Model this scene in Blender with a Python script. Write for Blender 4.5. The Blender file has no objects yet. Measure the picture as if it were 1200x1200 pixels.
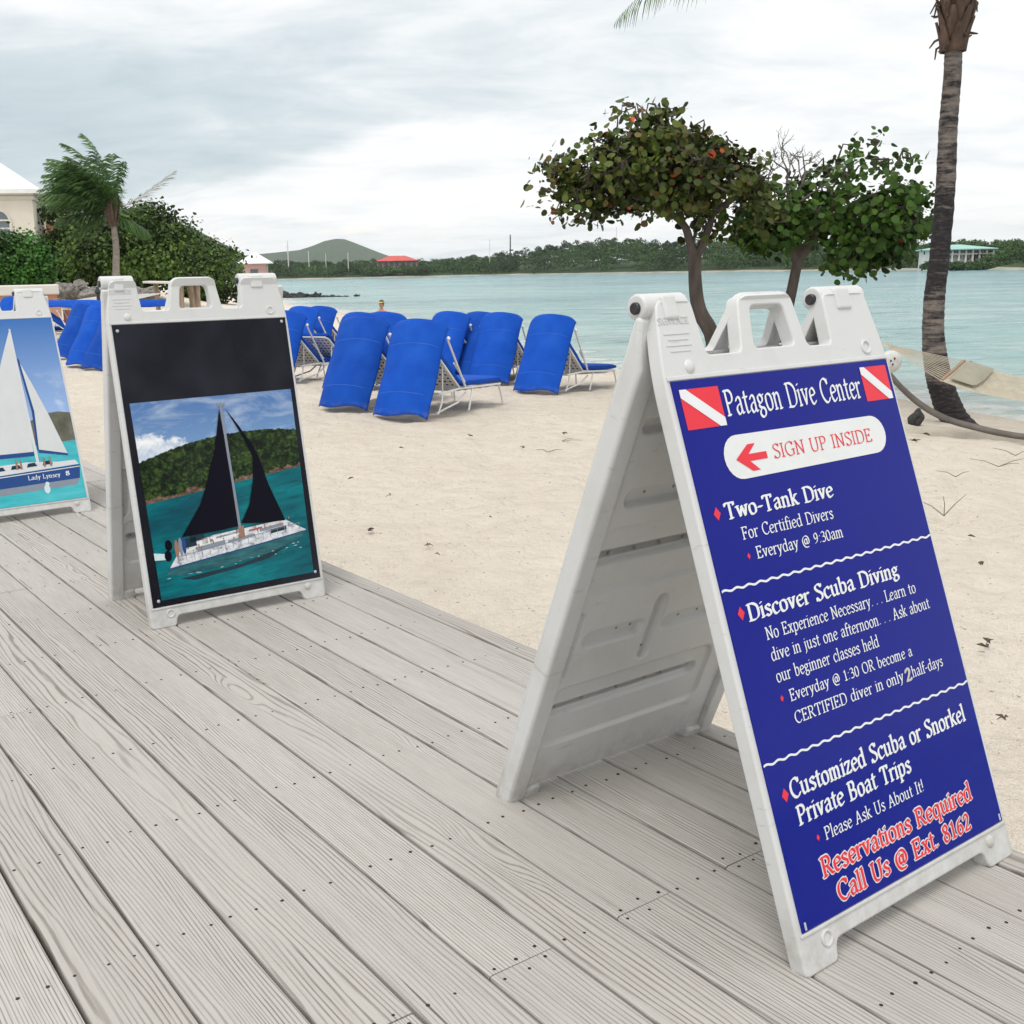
import bpy, bmesh, math, random
import numpy as np
from mathutils import Vector, Matrix, Euler
from mathutils import noise as mnoise

random.seed(7); rng = np.random.default_rng(7)
SC = bpy.context.scene
COL = SC.collection
PI = math.pi

# ------------------------------------------------------------------ camera
F, CX, CY, PITCH, ROLL, HC = 1268.815, 491.68, 619.88, 0.232998, -0.0215107, 1.109809
_fw = Vector((0, math.cos(PITCH), -math.sin(PITCH))); _rt = Vector((1, 0, 0)); _up = _rt.cross(_fw)
_r2 = math.cos(ROLL)*_rt + math.sin(ROLL)*_up; _u2 = -math.sin(ROLL)*_rt + math.cos(ROLL)*_up
cam_d = bpy.data.cameras.new('camera'); cam = bpy.data.objects.new('camera', cam_d); COL.objects.link(cam)
M = Matrix((( _r2.x, _u2.x, -_fw.x, 0), (_r2.y, _u2.y, -_fw.y, 0), (_r2.z, _u2.z, -_fw.z, HC), (0, 0, 0, 1)))
cam.matrix_world = M
cam_d.sensor_width = 36; cam_d.lens = 36*F/1200
cam_d.shift_x = (600-CX)/1200; cam_d.shift_y = (CY-600)/1200
cam_d.clip_start = 0.05; cam_d.clip_end = 12000
SC.camera = cam

# ------------------------------------------------------------------ light
SUN_EL, SUN_AZ = math.radians(62), math.radians(-150)     # azimuth from +Y, clockwise seen from above
sun_d = bpy.data.lights.new('sun', 'SUN'); sun_d.energy = 1.5; sun_d.angle = math.radians(28); sun_d.color = (1, .965, .9)
sun = bpy.data.objects.new('sun', sun_d); COL.objects.link(sun)
_sd = Vector((math.sin(SUN_AZ)*math.cos(SUN_EL), math.cos(SUN_AZ)*math.cos(SUN_EL), math.sin(SUN_EL)))
sun.rotation_euler = _sd.to_track_quat('Z', 'Y').to_euler()
SC.view_settings.view_transform = 'Standard'; SC.view_settings.look = 'None'
SC.view_settings.exposure = 0.20; SC.view_settings.gamma = 1
SC.cycles.max_bounces = 6; SC.cycles.diffuse_bounces = 3; SC.cycles.glossy_bounces = 3
SC.cycles.use_denoising = True


class NT:
    """small helper to write node trees"""
    def __init__(s, nt): s.nt = nt; s.n = nt.nodes; s.l = nt.links
    def add(s, t, **kw):
        nd = s.n.new(t)
        for k, v in kw.items(): setattr(nd, k, v)
        return nd
    def put(s, sock, v):
        if v is None: return
        if hasattr(v, 'is_output') or isinstance(v, bpy.types.NodeSocket): s.l.new(v, sock)
        else:
            try: sock.default_value = v
            except Exception: sock.default_value = (*v, 1) if len(v) == 3 else v
    def math(s, op, a, b=None, c=None, clamp=False):
        nd = s.add('ShaderNodeMath', operation=op, use_clamp=clamp)
        s.put(nd.inputs[0], a); s.put(nd.inputs[1], b); s.put(nd.inputs[2], c); return nd.outputs[0]
    def noise(s, vec, scale, detail=2.0, rough=.5, dist=0.0, out='Fac'):
        nd = s.add('ShaderNodeTexNoise'); s.put(nd.inputs['Vector'], vec); nd.inputs['Scale'].default_value = scale
        nd.inputs['Detail'].default_value = detail; nd.inputs['Roughness'].default_value = rough; nd.inputs['Distortion'].default_value = dist
        return nd.outputs[out]
    def ramp(s, fac, stops, interp='LINEAR'):
        nd = s.add('ShaderNodeValToRGB'); s.put(nd.inputs[0], fac); cr = nd.color_ramp; cr.interpolation = interp
        while len(cr.elements) < len(stops): cr.elements.new(.5)
        for e, (p, c) in zip(cr.elements, stops):
            e.position = p; e.color = (c, c, c, 1) if isinstance(c, (int, float)) else (*c, 1)
        return nd.outputs[0]
    def mix(s, fac, a, b, blend='MIX'):
        nd = s.add('ShaderNodeMix', data_type='RGBA', blend_type=blend)
        s.put(nd.inputs[0], fac); s.put(nd.inputs[6], a); s.put(nd.inputs[7], b); return nd.outputs[2]
    def mapr(s, v, a, b, c=0., d=1., smooth=False):
        nd = s.add('ShaderNodeMapRange'); nd.interpolation_type = 'SMOOTHSTEP' if smooth else 'LINEAR'
        s.put(nd.inputs[0], v)
        for i, x in enumerate((a, b, c, d)): nd.inputs[i+1].default_value = x
        return nd.outputs[0]
    def scale(s, vec, sc, off=(0, 0, 0)):
        nd = s.add('ShaderNodeMapping'); s.put(nd.inputs[0], vec); nd.inputs['Scale'].default_value = sc; nd.inputs['Location'].default_value = off
        return nd.outputs[0]
    def sep(s, vec):
        nd = s.add('ShaderNodeSeparateXYZ'); s.put(nd.inputs[0], vec); return nd.outputs
    def comb(s, x, y, z):
        nd = s.add('ShaderNodeCombineXYZ')
        for i, v in enumerate((x, y, z)): s.put(nd.inputs[i], v)
        return nd.outputs[0]
    def bump(s, h, strength=.3, dist=.01):
        nd = s.add('ShaderNodeBump'); s.put(nd.inputs['Height'], h); nd.inputs['Strength'].default_value = strength; nd.inputs['Distance'].default_value = dist
        return nd.outputs[0]


def new_mat(name):
    m = bpy.data.materials.new(name); m.use_nodes = True
    b = m.node_tree.nodes['Principled BSDF']; return m, NT(m.node_tree), b


def obj_co(t): return t.add('ShaderNodeTexCoord').outputs['Object']


def simple(name, col, rough=.5, var=.12, scale=6., metal=0., spec=.5, bump=0., bscale=60., stretch=(1, 1, 1)):
    """a plain colour with a little wear in it"""
    m, t, b = new_mat(name)
    co = t.scale(obj_co(t), stretch)
    n = t.noise(co, scale, 4, .6)
    f = t.mapr(n, .3, .7, 1-var, 1+var)
    mx = t.mix(1.0, col, t.comb(f, f, f), 'MULTIPLY')
    t.put(b.inputs['Base Color'], mx); b.inputs['Roughness'].default_value = rough; b.inputs['Metallic'].default_value = metal
    b.inputs['Specular IOR Level'].default_value = spec
    if bump: t.put(b.inputs['Normal'], t.bump(t.noise(co, bscale, 3), bump, .004))
    return m


# ------------------------------------------------------------------ sky
W = bpy.data.worlds.new('World'); SC.world = W; W.use_nodes = True
t = NT(W.node_tree); bg = t.n['Background']
sky = t.add('ShaderNodeTexSky', sky_type='NISHITA'); sky.sun_disc = False
sky.sun_elevation = SUN_EL; sky.sun_rotation = SUN_AZ % (2*PI)
g = t.add('ShaderNodeTexCoord').outputs['Generated']
x, y, z = t.sep(g)
zc = t.math('MAXIMUM', z, 0.0)
az = t.math('ARCTAN2', x, y)
inv = t.math('DIVIDE', 1.0, t.math('ADD', zc, .16))
pc = t.comb(t.math('MULTIPLY', x, inv), t.math('MULTIPLY', y, inv), 0.0)
# a layer of stratocumulus seen from below, with a longer bank low down
n1 = t.noise(t.scale(pc, (.75, 1.1, 1), (3.1, 1.7, 0)), 1.0, 7, .55, .4)
n2 = t.noise(t.scale(pc, (1.9, 2.6, 1), (7.7, 4.2, 0)), 1.3, 6, .6, .5)
warp = t.math('MULTIPLY', t.math('SUBTRACT', t.noise(t.comb(t.math('MULTIPLY', az, 3.), t.math('MULTIPLY', z, 8.), 2.), 1.4, 5, .6), .5), .07)
el = t.math('ADD', z, warp)
el2 = t.math('ADD', el, t.math('MULTIPLY', t.math('MAXIMUM', t.math('SUBTRACT', -.02, az), 0.), .26))
bank = t.math('MULTIPLY', t.mapr(el2, .105, .135, 0, 1, True), t.mapr(el, .145, .235, 1, 0, True))
bank = t.math('MULTIPLY', bank, t.mapr(az, -.30, .40, 1., .15, True))
low = t.mapr(el, .0, .06, 1, 0, True)
cl = t.math('ADD', t.math('MULTIPLY', n1, .75), t.math('MULTIPLY', n2, .55))
cl = t.mapr(cl, .50, .80, 0, 1)
dark = t.math('ADD', t.math('MULTIPLY', bank, .72), t.math('MULTIPLY', t.math('SUBTRACT', cl, .53), .56))
dark = t.math('ADD', dark, t.math('MULTIPLY', low, .20))
cloud = t.ramp(dark, [(0., (.98, .98, .975)), (.22, (.86, .885, .895)), (.55, (.64, .715, .745)), (1., (.47, .565, .61))])
puff = t.noise(t.comb(t.math('MULTIPLY', az, 14.), t.math('MULTIPLY', z, 42.), 5.), 1.0, 5, .55)
pm = t.math('MULTIPLY', t.mapr(puff, .58, .70, 0, 1, True), t.math('MULTIPLY', t.mapr(z, .018, .034, 0, 1, True), t.mapr(z, .05, .075, 1, 0, True)))
cloud = t.mix(pm, cloud, (1.0, .975, .93))
over = t.math('ADD', t.mapr(z, .25, .9, 1., 1.18, True), t.mapr(z, .0, .10, .14, 0., True))
cloud = t.mix(1.0, cloud, t.comb(over, over, over), 'MULTIPLY')
skyc = t.mix(1.0, sky.outputs[0], (.1, .1, .1), 'MULTIPLY')
full = t.mix(.9, skyc, cloud)
t.put(bg.inputs[0], full); bg.inputs[1].default_value = 1.0

# ------------------------------------------------------------------ mapping from the survey of the photograph
ZW = -0.75


def ray(px, py):
    return (_fw + _r2*((px-CX)/F) - _u2*((py-CY)/F))


def at_z(px, py, z=0.):
    d = ray(px, py); return Vector((0, 0, HC)) + d*((z-HC)/d.z)


def at_y(px, py, Y):
    d = ray(px, py); return Vector((0, 0, HC)) + d*(Y/d.y)


SHORE = np.array([(30, -60), (12, -20), (8.6, 0), (7.55, 10.), (7.17, 12.71), (6.76, 15.0), (5.62, 17.36), (3.39, 20.38), (2.25, 25.63), (.37, 35.45),
                  (-3.64, 54.58), (-8.51, 73.07), (-11.5, 92), (-24, 130), (-62, 320), (-90, 470), (-140, 640), (-400, 900), (-2500, 1500)], float)


def shore_dist(X, Y):
    """metres inland from the waterline (negative out in the water)"""
    X = np.asarray(X, float); Y = np.asarray(Y, float)
    best = np.full(X.shape, 1e18); sg = np.zeros(X.shape)
    for (ax, ay), (bx, by) in zip(SHORE[:-1], SHORE[1:]):
        dx, dy = bx-ax, by-ay
        tt = np.clip(((X-ax)*dx+(Y-ay)*dy)/(dx*dx+dy*dy), 0, 1)
        qx, qy = X-(ax+tt*dx), Y-(ay+tt*dy); d2 = qx*qx+qy*qy
        cr = dx*(Y-ay)-dy*(X-ax)
        m = d2 < best; best = np.where(m, d2, best); sg = np.where(m, np.sign(cr), sg)
    return np.sqrt(best)*sg


def sstep(v): v = np.clip(v, 0, 1); return v*v*(3-2*v)


def sand_z(X, Y):
    d = shore_dist(X, Y); X = np.asarray(X, float); Y = np.asarray(Y, float)
    zz = np.where(d > 0, ZW + .60*(1-np.exp(-np.maximum(d, 0)/8.)), ZW+np.maximum(.09*d, -4))
    zz = zz + .85*sstep((-X-7.5)/6)*sstep((Y-21)/7)*sstep((d-3)/8)
    # a low mound round the palm by the water
    zz = zz + .13*np.exp(-(((X-4.6)/1.5)**2+((Y-9.0)/1.3)**2))
    return zz


def sz(x, y): return float(sand_z(np.array([x]), np.array([y]))[0])


def on_sand(px, py):
    z = -.3
    for _ in range(25):
        p = at_z(px, py, z); z = .5*z+.5*sz(p.x, p.y)
    p = at_z(px, py, z); p.z = sz(p.x, p.y); return p


# ------------------------------------------------------------------ object helpers
def link(name, me, m=None, parent=None):
    o = bpy.data.objects.new(name, me); COL.objects.link(o)
    if m is not None:
        for mm in (m if isinstance(m, (list, tuple)) else [m]): me.materials.append(mm)
    if parent is not None: o.parent = parent
    return o


def tag(o, label=None, cat=None, group=None, kind=None):
    if label: o['label'] = label
    if cat: o['category'] = cat
    if group: o['group'] = group
    if kind: o['kind'] = kind
    return o


def empty(name, loc=(0, 0, 0), rot=(0, 0, 0)):
    o = bpy.data.objects.new(name, None); COL.objects.link(o); o.location = loc; o.rotation_euler = rot; o.empty_display_size = .2
    return o


def copy_tree(o, parent=None):
    c = o.copy(); COL.objects.link(c); c.parent = parent
    for ch in list(o.children): copy_tree(ch, c)
    return c


class MB:
    """collects shapes and links them as one mesh object"""
    def __init__(s): s.v = []; s.f = []; s.mi = []; s.m = 0
    def raw(s, vs, fs):
        b = len(s.v); s.v += [tuple(p) for p in vs]; s.f += [tuple(i+b for i in f) for f in fs]; s.mi += [s.m]*len(fs); return s
    def box(s, c, d, rot=None):
        x, y, z = d[0]/2, d[1]/2, d[2]/2
        vs = [Vector((a, b, e)) for a in (-x, x) for b in (-y, y) for e in (-z, z)]
        if rot is not None: vs = [rot @ p for p in vs]
        return s.raw([p+Vector(c) for p in vs], [(0, 1, 3, 2), (4, 6, 7, 5), (0, 4, 5, 1), (2, 3, 7, 6), (0, 2, 6, 4), (1, 5, 7, 3)])
    def tube(s, pts, r, n=8, caps=True):
        pts = [Vector(p) for p in pts]; k = len(pts)
        rs = r if isinstance(r, (list, tuple)) else [r]*k
        vs = []; prev = None
        for i, p in enumerate(pts):
            d = (pts[min(i+1, k-1)]-pts[max(i-1, 0)]).normalized()
            a = d.orthogonal().normalized() if prev is None else (prev-d*prev.dot(d)).normalized()
            prev = a; b = d.cross(a)
            vs += [p+(a*math.cos(2*PI*j/n)+b*math.sin(2*PI*j/n))*rs[i] for j in range(n)]
        fs = [(i*n+j, i*n+(j+1) % n, (i+1)*n+(j+1) % n, (i+1)*n+j) for i in range(k-1) for j in range(n)]
        if caps: fs += [tuple(range(n-1, -1, -1)), tuple((k-1)*n+j for j in range(n))]
        return s.raw(vs, fs)
    def ball(s, c, r, n=10, m=7, sc=(1, 1, 1)):
        c = Vector(c); vs = [c+Vector((0, 0, r*sc[2]))]
        for i in range(1, m):
            th = PI*i/m
            vs += [c+Vector((r*sc[0]*math.sin(th)*math.cos(2*PI*j/n), r*sc[1]*math.sin(th)*math.sin(2*PI*j/n), r*sc[2]*math.cos(th))) for j in range(n)]
        vs.append(c-Vector((0, 0, r*sc[2]))); e = len(vs)-1
        fs = [(0, 1+j, 1+(j+1) % n) for j in range(n)]
        for i in range(m-2): fs += [(1+i*n+j, 1+(i+1)*n+j, 1+(i+1)*n+(j+1) % n, 1+i*n+(j+1) % n) for j in range(n)]
        fs += [(1+(m-2)*n+j, e, 1+(m-2)*n+(j+1) % n) for j in range(n)]
        return s.raw(vs, fs)
    def grid(s, fn, nu, nv):
        vs = [fn(i/nu, j/nv) for j in range(nv+1) for i in range(nu+1)]
        return s.raw(vs, [(j*(nu+1)+i, j*(nu+1)+i+1, (j+1)*(nu+1)+i+1, (j+1)*(nu+1)+i) for j in range(nv) for i in range(nu)])
    def mesh(s, name):
        me = bpy.data.meshes.new(name); me.from_pydata(s.v, [], s.f)
        if any(s.mi): me.polygons.foreach_set('material_index', s.mi)
        me.update(); return me
    def build(s, name, m, parent=None, smooth=False, bevel=0., seg=2, solid=None):
        o = link(name, s.mesh(name), m, parent)
        if smooth: shade(o)
        if solid:
            md = o.modifiers.new('solid', 'SOLIDIFY'); md.thickness = solid; md.offset = 0
        if bevel:
            md = o.modifiers.new('bevel', 'BEVEL'); md.width = bevel; md.segments = seg; md.limit_method = 'ANGLE'; md.angle_limit = math.radians(40)
        return o


def shade(o, ang=40):
    me = o.data
    me.polygons.foreach_set('use_smooth', [True]*len(me.polygons))
    if ang:
        bm = bmesh.new(); bm.from_mesh(me); a = math.radians(ang)
        bm.normal_update()
        for e in bm.edges:
            if len(e.link_faces) == 2 and e.calc_face_angle(0) > a: e.smooth = False
        bm.to_mesh(me); bm.free()


def np_mesh(name, V, Fq, m, parent=None, smooth=True):
    """mesh from numpy arrays; Fq is (n,k)"""
    me = bpy.data.meshes.new(name); k = Fq.shape[1]
    me.vertices.add(len(V)); me.vertices.foreach_set('co', np.ascontiguousarray(V, dtype=np.float32).ravel())
    me.loops.add(Fq.size); me.loops.foreach_set('vertex_index', np.ascontiguousarray(Fq, dtype=np.int32).ravel())
    me.polygons.add(len(Fq)); me.polygons.foreach_set('loop_start', np.arange(0, Fq.size, k, dtype=np.int32))
    me.update(calc_edges=True); me.validate()
    if smooth: me.polygons.foreach_set('use_smooth', [True]*len(Fq))
    return link(name, me, m, parent)


def catmull(pts, step=6):
    pts = [Vector(p) for p in pts]; out = []
    P = [pts[0]*2-pts[1]]+pts+[pts[-1]*2-pts[-2]]
    for i in range(1, len(P)-2):
        a, b, c, d = P[i-1:i+3]
        for j in range(step):
            u = j/step
            out.append(.5*((2*b)+(c-a)*u+(2*a-5*b+4*c-d)*u*u+(3*b-a-3*c+d)*u**3))
    out.append(pts[-1]); return out


def axis(*segs):
    """non-uniform axis: (from, to, step0, growth)"""
    return np.concatenate([np.asarray(s) for s in segs])


# ------------------------------------------------------------------ sand
m_sand, t, b = new_mat('beach sand')
co = obj_co(t)
n_big = t.noise(co, .5, 4, .55); n_mid = t.noise(co, 5., 5, .6); n_fine = t.noise(co, 160., 2, .7); n_speck = t.noise(co, 38., 2, .5)
c = t.mix(t.mapr(n_big, .3, .7), (.715, .64, .54), (.77, .70, .60))
c = t.mix(t.math('MULTIPLY', t.mapr(n_mid, .45, .72), .30), c, (.54, .46, .37))
c = t.mix(t.math('MULTIPLY', t.mapr(n_fine, .5, .8), .35), c, (.45, .38, .30))
c = t.mix(t.math('MULTIPLY', t.mapr(n_speck, .685, .73), .7), c, (.16, .125, .095))
att = t.add('ShaderNodeAttribute', attribute_name='wet').outputs['Fac']
c = t.mix(t.math('MULTIPLY', att, .35), c, (.40, .35, .28))
t.put(b.inputs['Base Color'], c); b.inputs['Roughness'].default_value = .95; b.inputs['Specular IOR Level'].default_value = .15
dim = t.add('ShaderNodeTexVoronoi', feature='SMOOTH_F1'); dim.inputs['Scale'].default_value = 3.2; dim.inputs['Smoothness'].default_value = .6
t.put(dim.inputs['Vector'], t.mix(.25, co, t.noise(co, 2.5, 3, out='Color')))
hh = t.math('ADD', t.math('MULTIPLY', n_mid, 1.1), t.math('MULTIPLY', n_fine, .12)); hh = t.math('ADD', hh, t.math('MULTIPLY', dim.outputs[0], .7))
t.put(b.inputs['Normal'], t.bump(hh, 1., .10))


def steps(a, b, s0, g):
    out = [a]; s = s0
    while out[-1] < b: out.append(out[-1]+s); s *= g
    return np.array(out)


xs = np.concatenate([-steps(9, 2600, .3, 1.16)[::-1], np.linspace(-9, 9, 230)[1:-1], steps(9, 2600, .3, 1.16)])
ys = np.concatenate([-steps(2, 120, .6, 1.3)[::-1], np.arange(-2, 3.2, .25)[1:], np.arange(3.2, 14, .075), steps(14, 3600, .09, 1.03)])
X, Y = np.meshgrid(xs, ys)
Zs = sand_z(X, Y); DS = shore_dist(X, Y)


def vnoise(X, Y, sc, seed):
    out = np.zeros(X.shape); fl = out.ravel(); xf, yf = X.ravel()*sc, Y.ravel()*sc
    for i in range(len(fl)): fl[i] = mnoise.noise((xf[i], yf[i], seed))
    return out


near = (np.abs(X) < 14) & (Y > 1) & (Y < 34)
amp = np.zeros(X.shape)
xi, yi = X[near], Y[near]
nz = np.array([mnoise.noise((a*.7, b_*.7, 1.3))*.030+mnoise.noise((a*2.4, b_*2.4, 4.1))*.020+abs(mnoise.noise((a*4.2, b_*4.2, 9.1)))*-.052+mnoise.noise((a*9.5, b_*9.5, 5.1))*.010+mnoise.noise((a*3.4, b_*9.5, 2.1))*.009 for a, b_ in zip(xi, yi)])
amp[near] = nz
Zs = Zs+amp*sstep(np.abs(DS)/1.5+.15)
# keep the sand under the boardwalk well below its boards
TH = math.radians(-56.27); DV = Vector((math.cos(TH), math.sin(TH), 0)); NV = Vector((-math.sin(TH), math.cos(TH), 0))
nn = X*NV.x+Y*NV.y
Zs = np.where(nn < 1.95, np.minimum(Zs, -.14-.15*sstep((1.95-nn)/.5)), Zs)
idx = np.arange(X.size).reshape(X.shape)
Q = np.stack([idx[:-1, :-1], idx[:-1, 1:], idx[1:, 1:], idx[1:, :-1]], -1).reshape(-1, 4)
sand = np_mesh('beach_sand', np.stack([X, Y, Zs], -1).reshape(-1, 3), Q, m_sand)
a_ = sand.data.attributes.new('wet', 'FLOAT', 'POINT'); a_.data.foreach_set('value', (sstep(1-DS/1.6)).ravel().astype(np.float32))
tag(sand, kind='structure')

# ------------------------------------------------------------------ water
m_water, t, b = new_mat('sea water')
co = obj_co(t)
sd = t.add('ShaderNodeAttribute', attribute_name='offshore').outputs['Fac']
nA = t.noise(t.scale(co, (.10, .30, 1)), 1.0, 5, .6); nB = t.noise(t.scale(co, (.30, .95, 1)), 1.0, 7, .66)
nC = t.noise(t.scale(co, (.02, .05, 1)), 1.0, 4, .6)
dd = t.math('ADD', sd, t.math('MULTIPLY', t.math('SUBTRACT', nA, .5), 3.))
c = t.ramp(t.mapr(dd, 0, 60), [(0, (.58, .62, .54)), (.03, (.44, .59, .545)), (.12, (.32, .535, .52)), (.45, (.25, .46, .46)), (1, (.185, .385, .405))])
c = t.mix(t.math('MULTIPLY', t.mapr(nC, .46, .62), .55), c, (.07, .23, .27))
c = t.mix(t.math('MULTIPLY', t.mapr(nB, .56, .70), t.mapr(sd, 0., 6., .40, .70)), c, (.05, .16, .19))
nD = t.noise(t.scale(co, (.055, .13, 1)), 1.0, 9, .72, .2); nE = t.noise(t.scale(co, (.16, .62, 1)), 1.0, 8, .7)
c = t.mix(t.mapr(nD, .40, .62, 0., .55), c, t.mix(1., c, (.62, .76, .80), 'MULTIPLY'))
c = t.mix(t.math('MULTIPLY', t.mapr(nE, .50, .62), .6), c, (.52, .64, .63))  # pale ripple highlights painted into the water colour
nF = t.noise(t.scale(co, (.5, 1.9, 1), (5, 2, 0)), 1.0, 8, .72); c = t.mix(t.math('MULTIPLY', t.mapr(nF, .53, .64), t.mapr(sd, .5, 5., 0., .6)), c, (.10, .25, .28))
# foam where wavelets break on the sand
fo = t.noise(t.scale(co, (.8, 1.6, 1)), 1.2, 7, .72)
fl = t.math('SUBTRACT', fo, t.mapr(sd, 0, 4.0, .40, .80))
foam = t.mapr(fl, .0, .07, 0, .9)
c = t.mix(foam, c, (.78, .80, .77))
t.put(b.inputs['Base Color'], c)
t.put(b.inputs['Roughness'], t.mix(foam, (.16, .16, .16), (.7, .7, .7)))
b.inputs['IOR'].default_value = 1.33; b.inputs['Specular IOR Level'].default_value = .32
w1 = t.noise(t.scale(co, (.55, 1.9, 1)), 1.0, 7, .62, .3); w2 = t.noise(t.scale(co, (3.5, 9., 1)), 1.0, 4, .6)
hh = t.math('ADD', t.math('MULTIPLY', w1, 1.0), t.math('MULTIPLY', w2, .28))
t.put(b.inputs['Normal'], t.bump(hh, 1., .75))
xs = np.concatenate([-steps(6, 2600, .3, 1.12)[::-1], np.arange(-6, 15, .12)[1:], steps(15, 2600, .15, 1.08)])
ys = np.concatenate([np.arange(-60, 6, 6.), np.arange(6, 30, .07), steps(30, 3600, .075, 1.035)])
X, Y = np.meshgrid(xs, ys); DS = -shore_dist(X, Y)
Zq = np.full(X.shape, ZW)
k = sstep(DS/3.)*np.exp(-np.maximum(Y-8, 0)/80)
for a, f, ph, am in [(.95, 1.7, 0, .022), (1.25, 2.6, 1.3, .015), (.7, 3.9, 2.1, .010), (1.5, 5.7, .4, .006)]:
    u = X*math.cos(a)+Y*math.sin(a); v = -X*math.sin(a)+Y*math.cos(a)
    Zq = Zq+k*am*np.sin(f*u+ph+1.1*np.sin(.45*v+ph)+.6*np.sin(.21*u*ph+.8*v))
Zq = Zq+.012*sstep(1-np.abs(DS-.6)/.8)*np.sin(X*1.3)
idx = np.arange(X.size).reshape(X.shape)
Q = np.stack([idx[:-1, :-1], idx[:-1, 1:], idx[1:, 1:], idx[1:, :-1]], -1).reshape(-1, 4)
keep = (DS > -1.5)
Q = Q[keep.ravel()[Q].any(1)]
used, inv_ = np.unique(Q, return_inverse=True)
water = np_mesh('sea_water', np.stack([X, Y, Zq], -1).reshape(-1, 3)[used], inv_.reshape(Q.shape), m_water)
a_ = water.data.attributes.new('offshore', 'FLOAT', 'POINT'); a_.data.foreach_set('value', np.maximum(DS, 0).ravel()[used].astype(np.float32))
tag(water, kind='structure')

# ------------------------------------------------------------------ boardwalk
m_deck, t, b = new_mat('weathered deck boards')
uv = t.add('ShaderNodeUVMap', uv_map='board').outputs[0]      # u along, v across (metres)
rnd = t.add('ShaderNodeAttribute', attribute_name='board_id').outputs['Fac']
u, v, _ = t.sep(uv)
off = t.math('MULTIPLY', rnd, 57.3)
pk = t.comb(t.math('MULTIPLY', u, .75), t.math('MULTIPLY', v, 7.5), off)
warp = t.noise(pk, 1.0, 2, .5)
pk2 = t.comb(t.math('MULTIPLY', u, 3.5), t.math('MULTIPLY', v, 16.), t.math('ADD', off, 9.))
warp2 = t.noise(pk2, 1.0, 2, .5)
# knots pull the rings aside
vor = t.add('ShaderNodeTexVoronoi', feature='F1'); vor.inputs['Scale'].default_value = 1.
t.put(vor.inputs['Vector'], t.comb(t.math('MULTIPLY', u, 1.15), t.math('MULTIPLY', v, 5.), off))
knot = t.mapr(vor.outputs['Distance'], .02, .22, 1, 0, True)
ring = t.math('ADD', t.math('MULTIPLY', warp, 12.), t.math('MULTIPLY', v, t.mapr(rnd, 0, 1, 70., 190.)))
ring = t.math('ADD', ring, t.math('MULTIPLY', warp2, 1.1)); ring = t.math('ADD', ring, t.math('MULTIPLY', knot, 3.2))
sn = t.math('SINE', t.math('MULTIPLY', ring, 6.2)); fib0 = t.noise(t.comb(t.math('MULTIPLY', u, 9.), t.math('MULTIPLY', v, 210.), t.math('ADD', off, 5.)), 1.0, 3, .6)
line = t.mapr(t.math('ADD', sn, t.math('MULTIPLY', t.math('SUBTRACT', fib0, .5), 1.6)), .25, 1.15, 0, 1, True)
fib = t.noise(t.comb(t.math('MULTIPLY', u, 6.), t.math('MULTIPLY', v, 300.), off), 1.0, 3, .6)
fib2 = t.noise(t.comb(t.math('MULTIPLY', u, 1.6), t.math('MULTIPLY', v, 42.), t.math('ADD', off, 3.)), 1.0, 4, .6)
blot = t.noise(t.comb(t.math('MULTIPLY', u, 2.), t.math('MULTIPLY', v, 5.), t.math('ADD', off, 21.)), 1.0, 4, .6)
zone = t.noise(t.comb(t.math('MULTIPLY', u, .9), t.math('MULTIPLY', v, 9.), t.math('ADD', off, 41.)), 1.0, 3, .55)
base = t.ramp(rnd, [(0, (.385, .363, .335)), (.25, (.455, .431, .400)), (.5, (.415, .395, .368)), (.75, (.47, .447, .416)), (1, (.43, .405, .373))])
c = t.mix(t.math('MULTIPLY', line, t.mapr(zone, .34, .60, .18, .84)), base, (.165, .142, .122))
c = t.mix(t.math('MULTIPLY', t.mapr(fib, .48, .75), .45), c, (.25, .232, .21))
crk = t.noise(t.comb(t.math('MULTIPLY', u, 1.3), t.math('MULTIPLY', v, 75.), t.math('ADD', off, 71.)), 1.0, 2, .5)
c = t.mix(t.math('MULTIPLY', t.mapr(crk, .715, .75), .75), c, (.07, .06, .052))
t.put(b.inputs['Base Color'], c); b.inputs['Roughness'].default_value = .82; b.inputs['Specular IOR Level'].default_value = .25
h = t.math('SUBTRACT', t.math('MULTIPLY', fib, .4), t.math('MULTIPLY', line, .6))
t.put(b.inputs['Normal'], t.bump(h, .45, .003))
m_screw = simple('dark screw heads', (.035, .033, .035), .5, .3, 90, metal=.6)
m_under = simple('dark joists', (.10, .085, .07), .9)
PW = .1411; N0 = .366; GAP = .0066
bv = []; bf = []; bmi = []; buv = []; bid = []
bed = MB()


def add_board(n0, n1, d0, d1, rid, tz):
    base = len(bv)
    tw = random.uniform(-.0012, .0012)
    na = 2; c1 = .004
    # rounded-edge profile across the board
    prof = [(n0, -.034), (n0, -c1), (n0+c1*.35, -c1*.3), (n0+c1*1.2, 0), (n1-c1*1.2, 0), (n1-c1*.35, -c1*.3), (n1, -c1), (n1, -.034)]
    L = max(2, int((d1-d0)/.6)+1)
    bow = random.uniform(-.0016, .0016)
    for i in range(L+1):
        d = d0+(d1-d0)*i/L
        for (n, zz) in prof:
            p = NV*(n+bow*math.sin(PI*i/L))+DV*d
            bv.append((p.x, p.y, zz+tz+tw*(n-n0)/PW)); buv.append((d, n-n0))
    k = len(prof)
    for i in range(L):
        for j in range(k-1):
            a = base+i*k+j; bf.append((a, a+k, a+k+1, a+1)); bmi.append(0); bid.append(rid)
    bf.append(tuple(base+j for j in range(k))); bmi.append(0); bid.append(rid)
    bf.append(tuple(base+L*k+j for j in range(k-1, -1, -1))); bmi.append(0); bid.append(rid)


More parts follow.
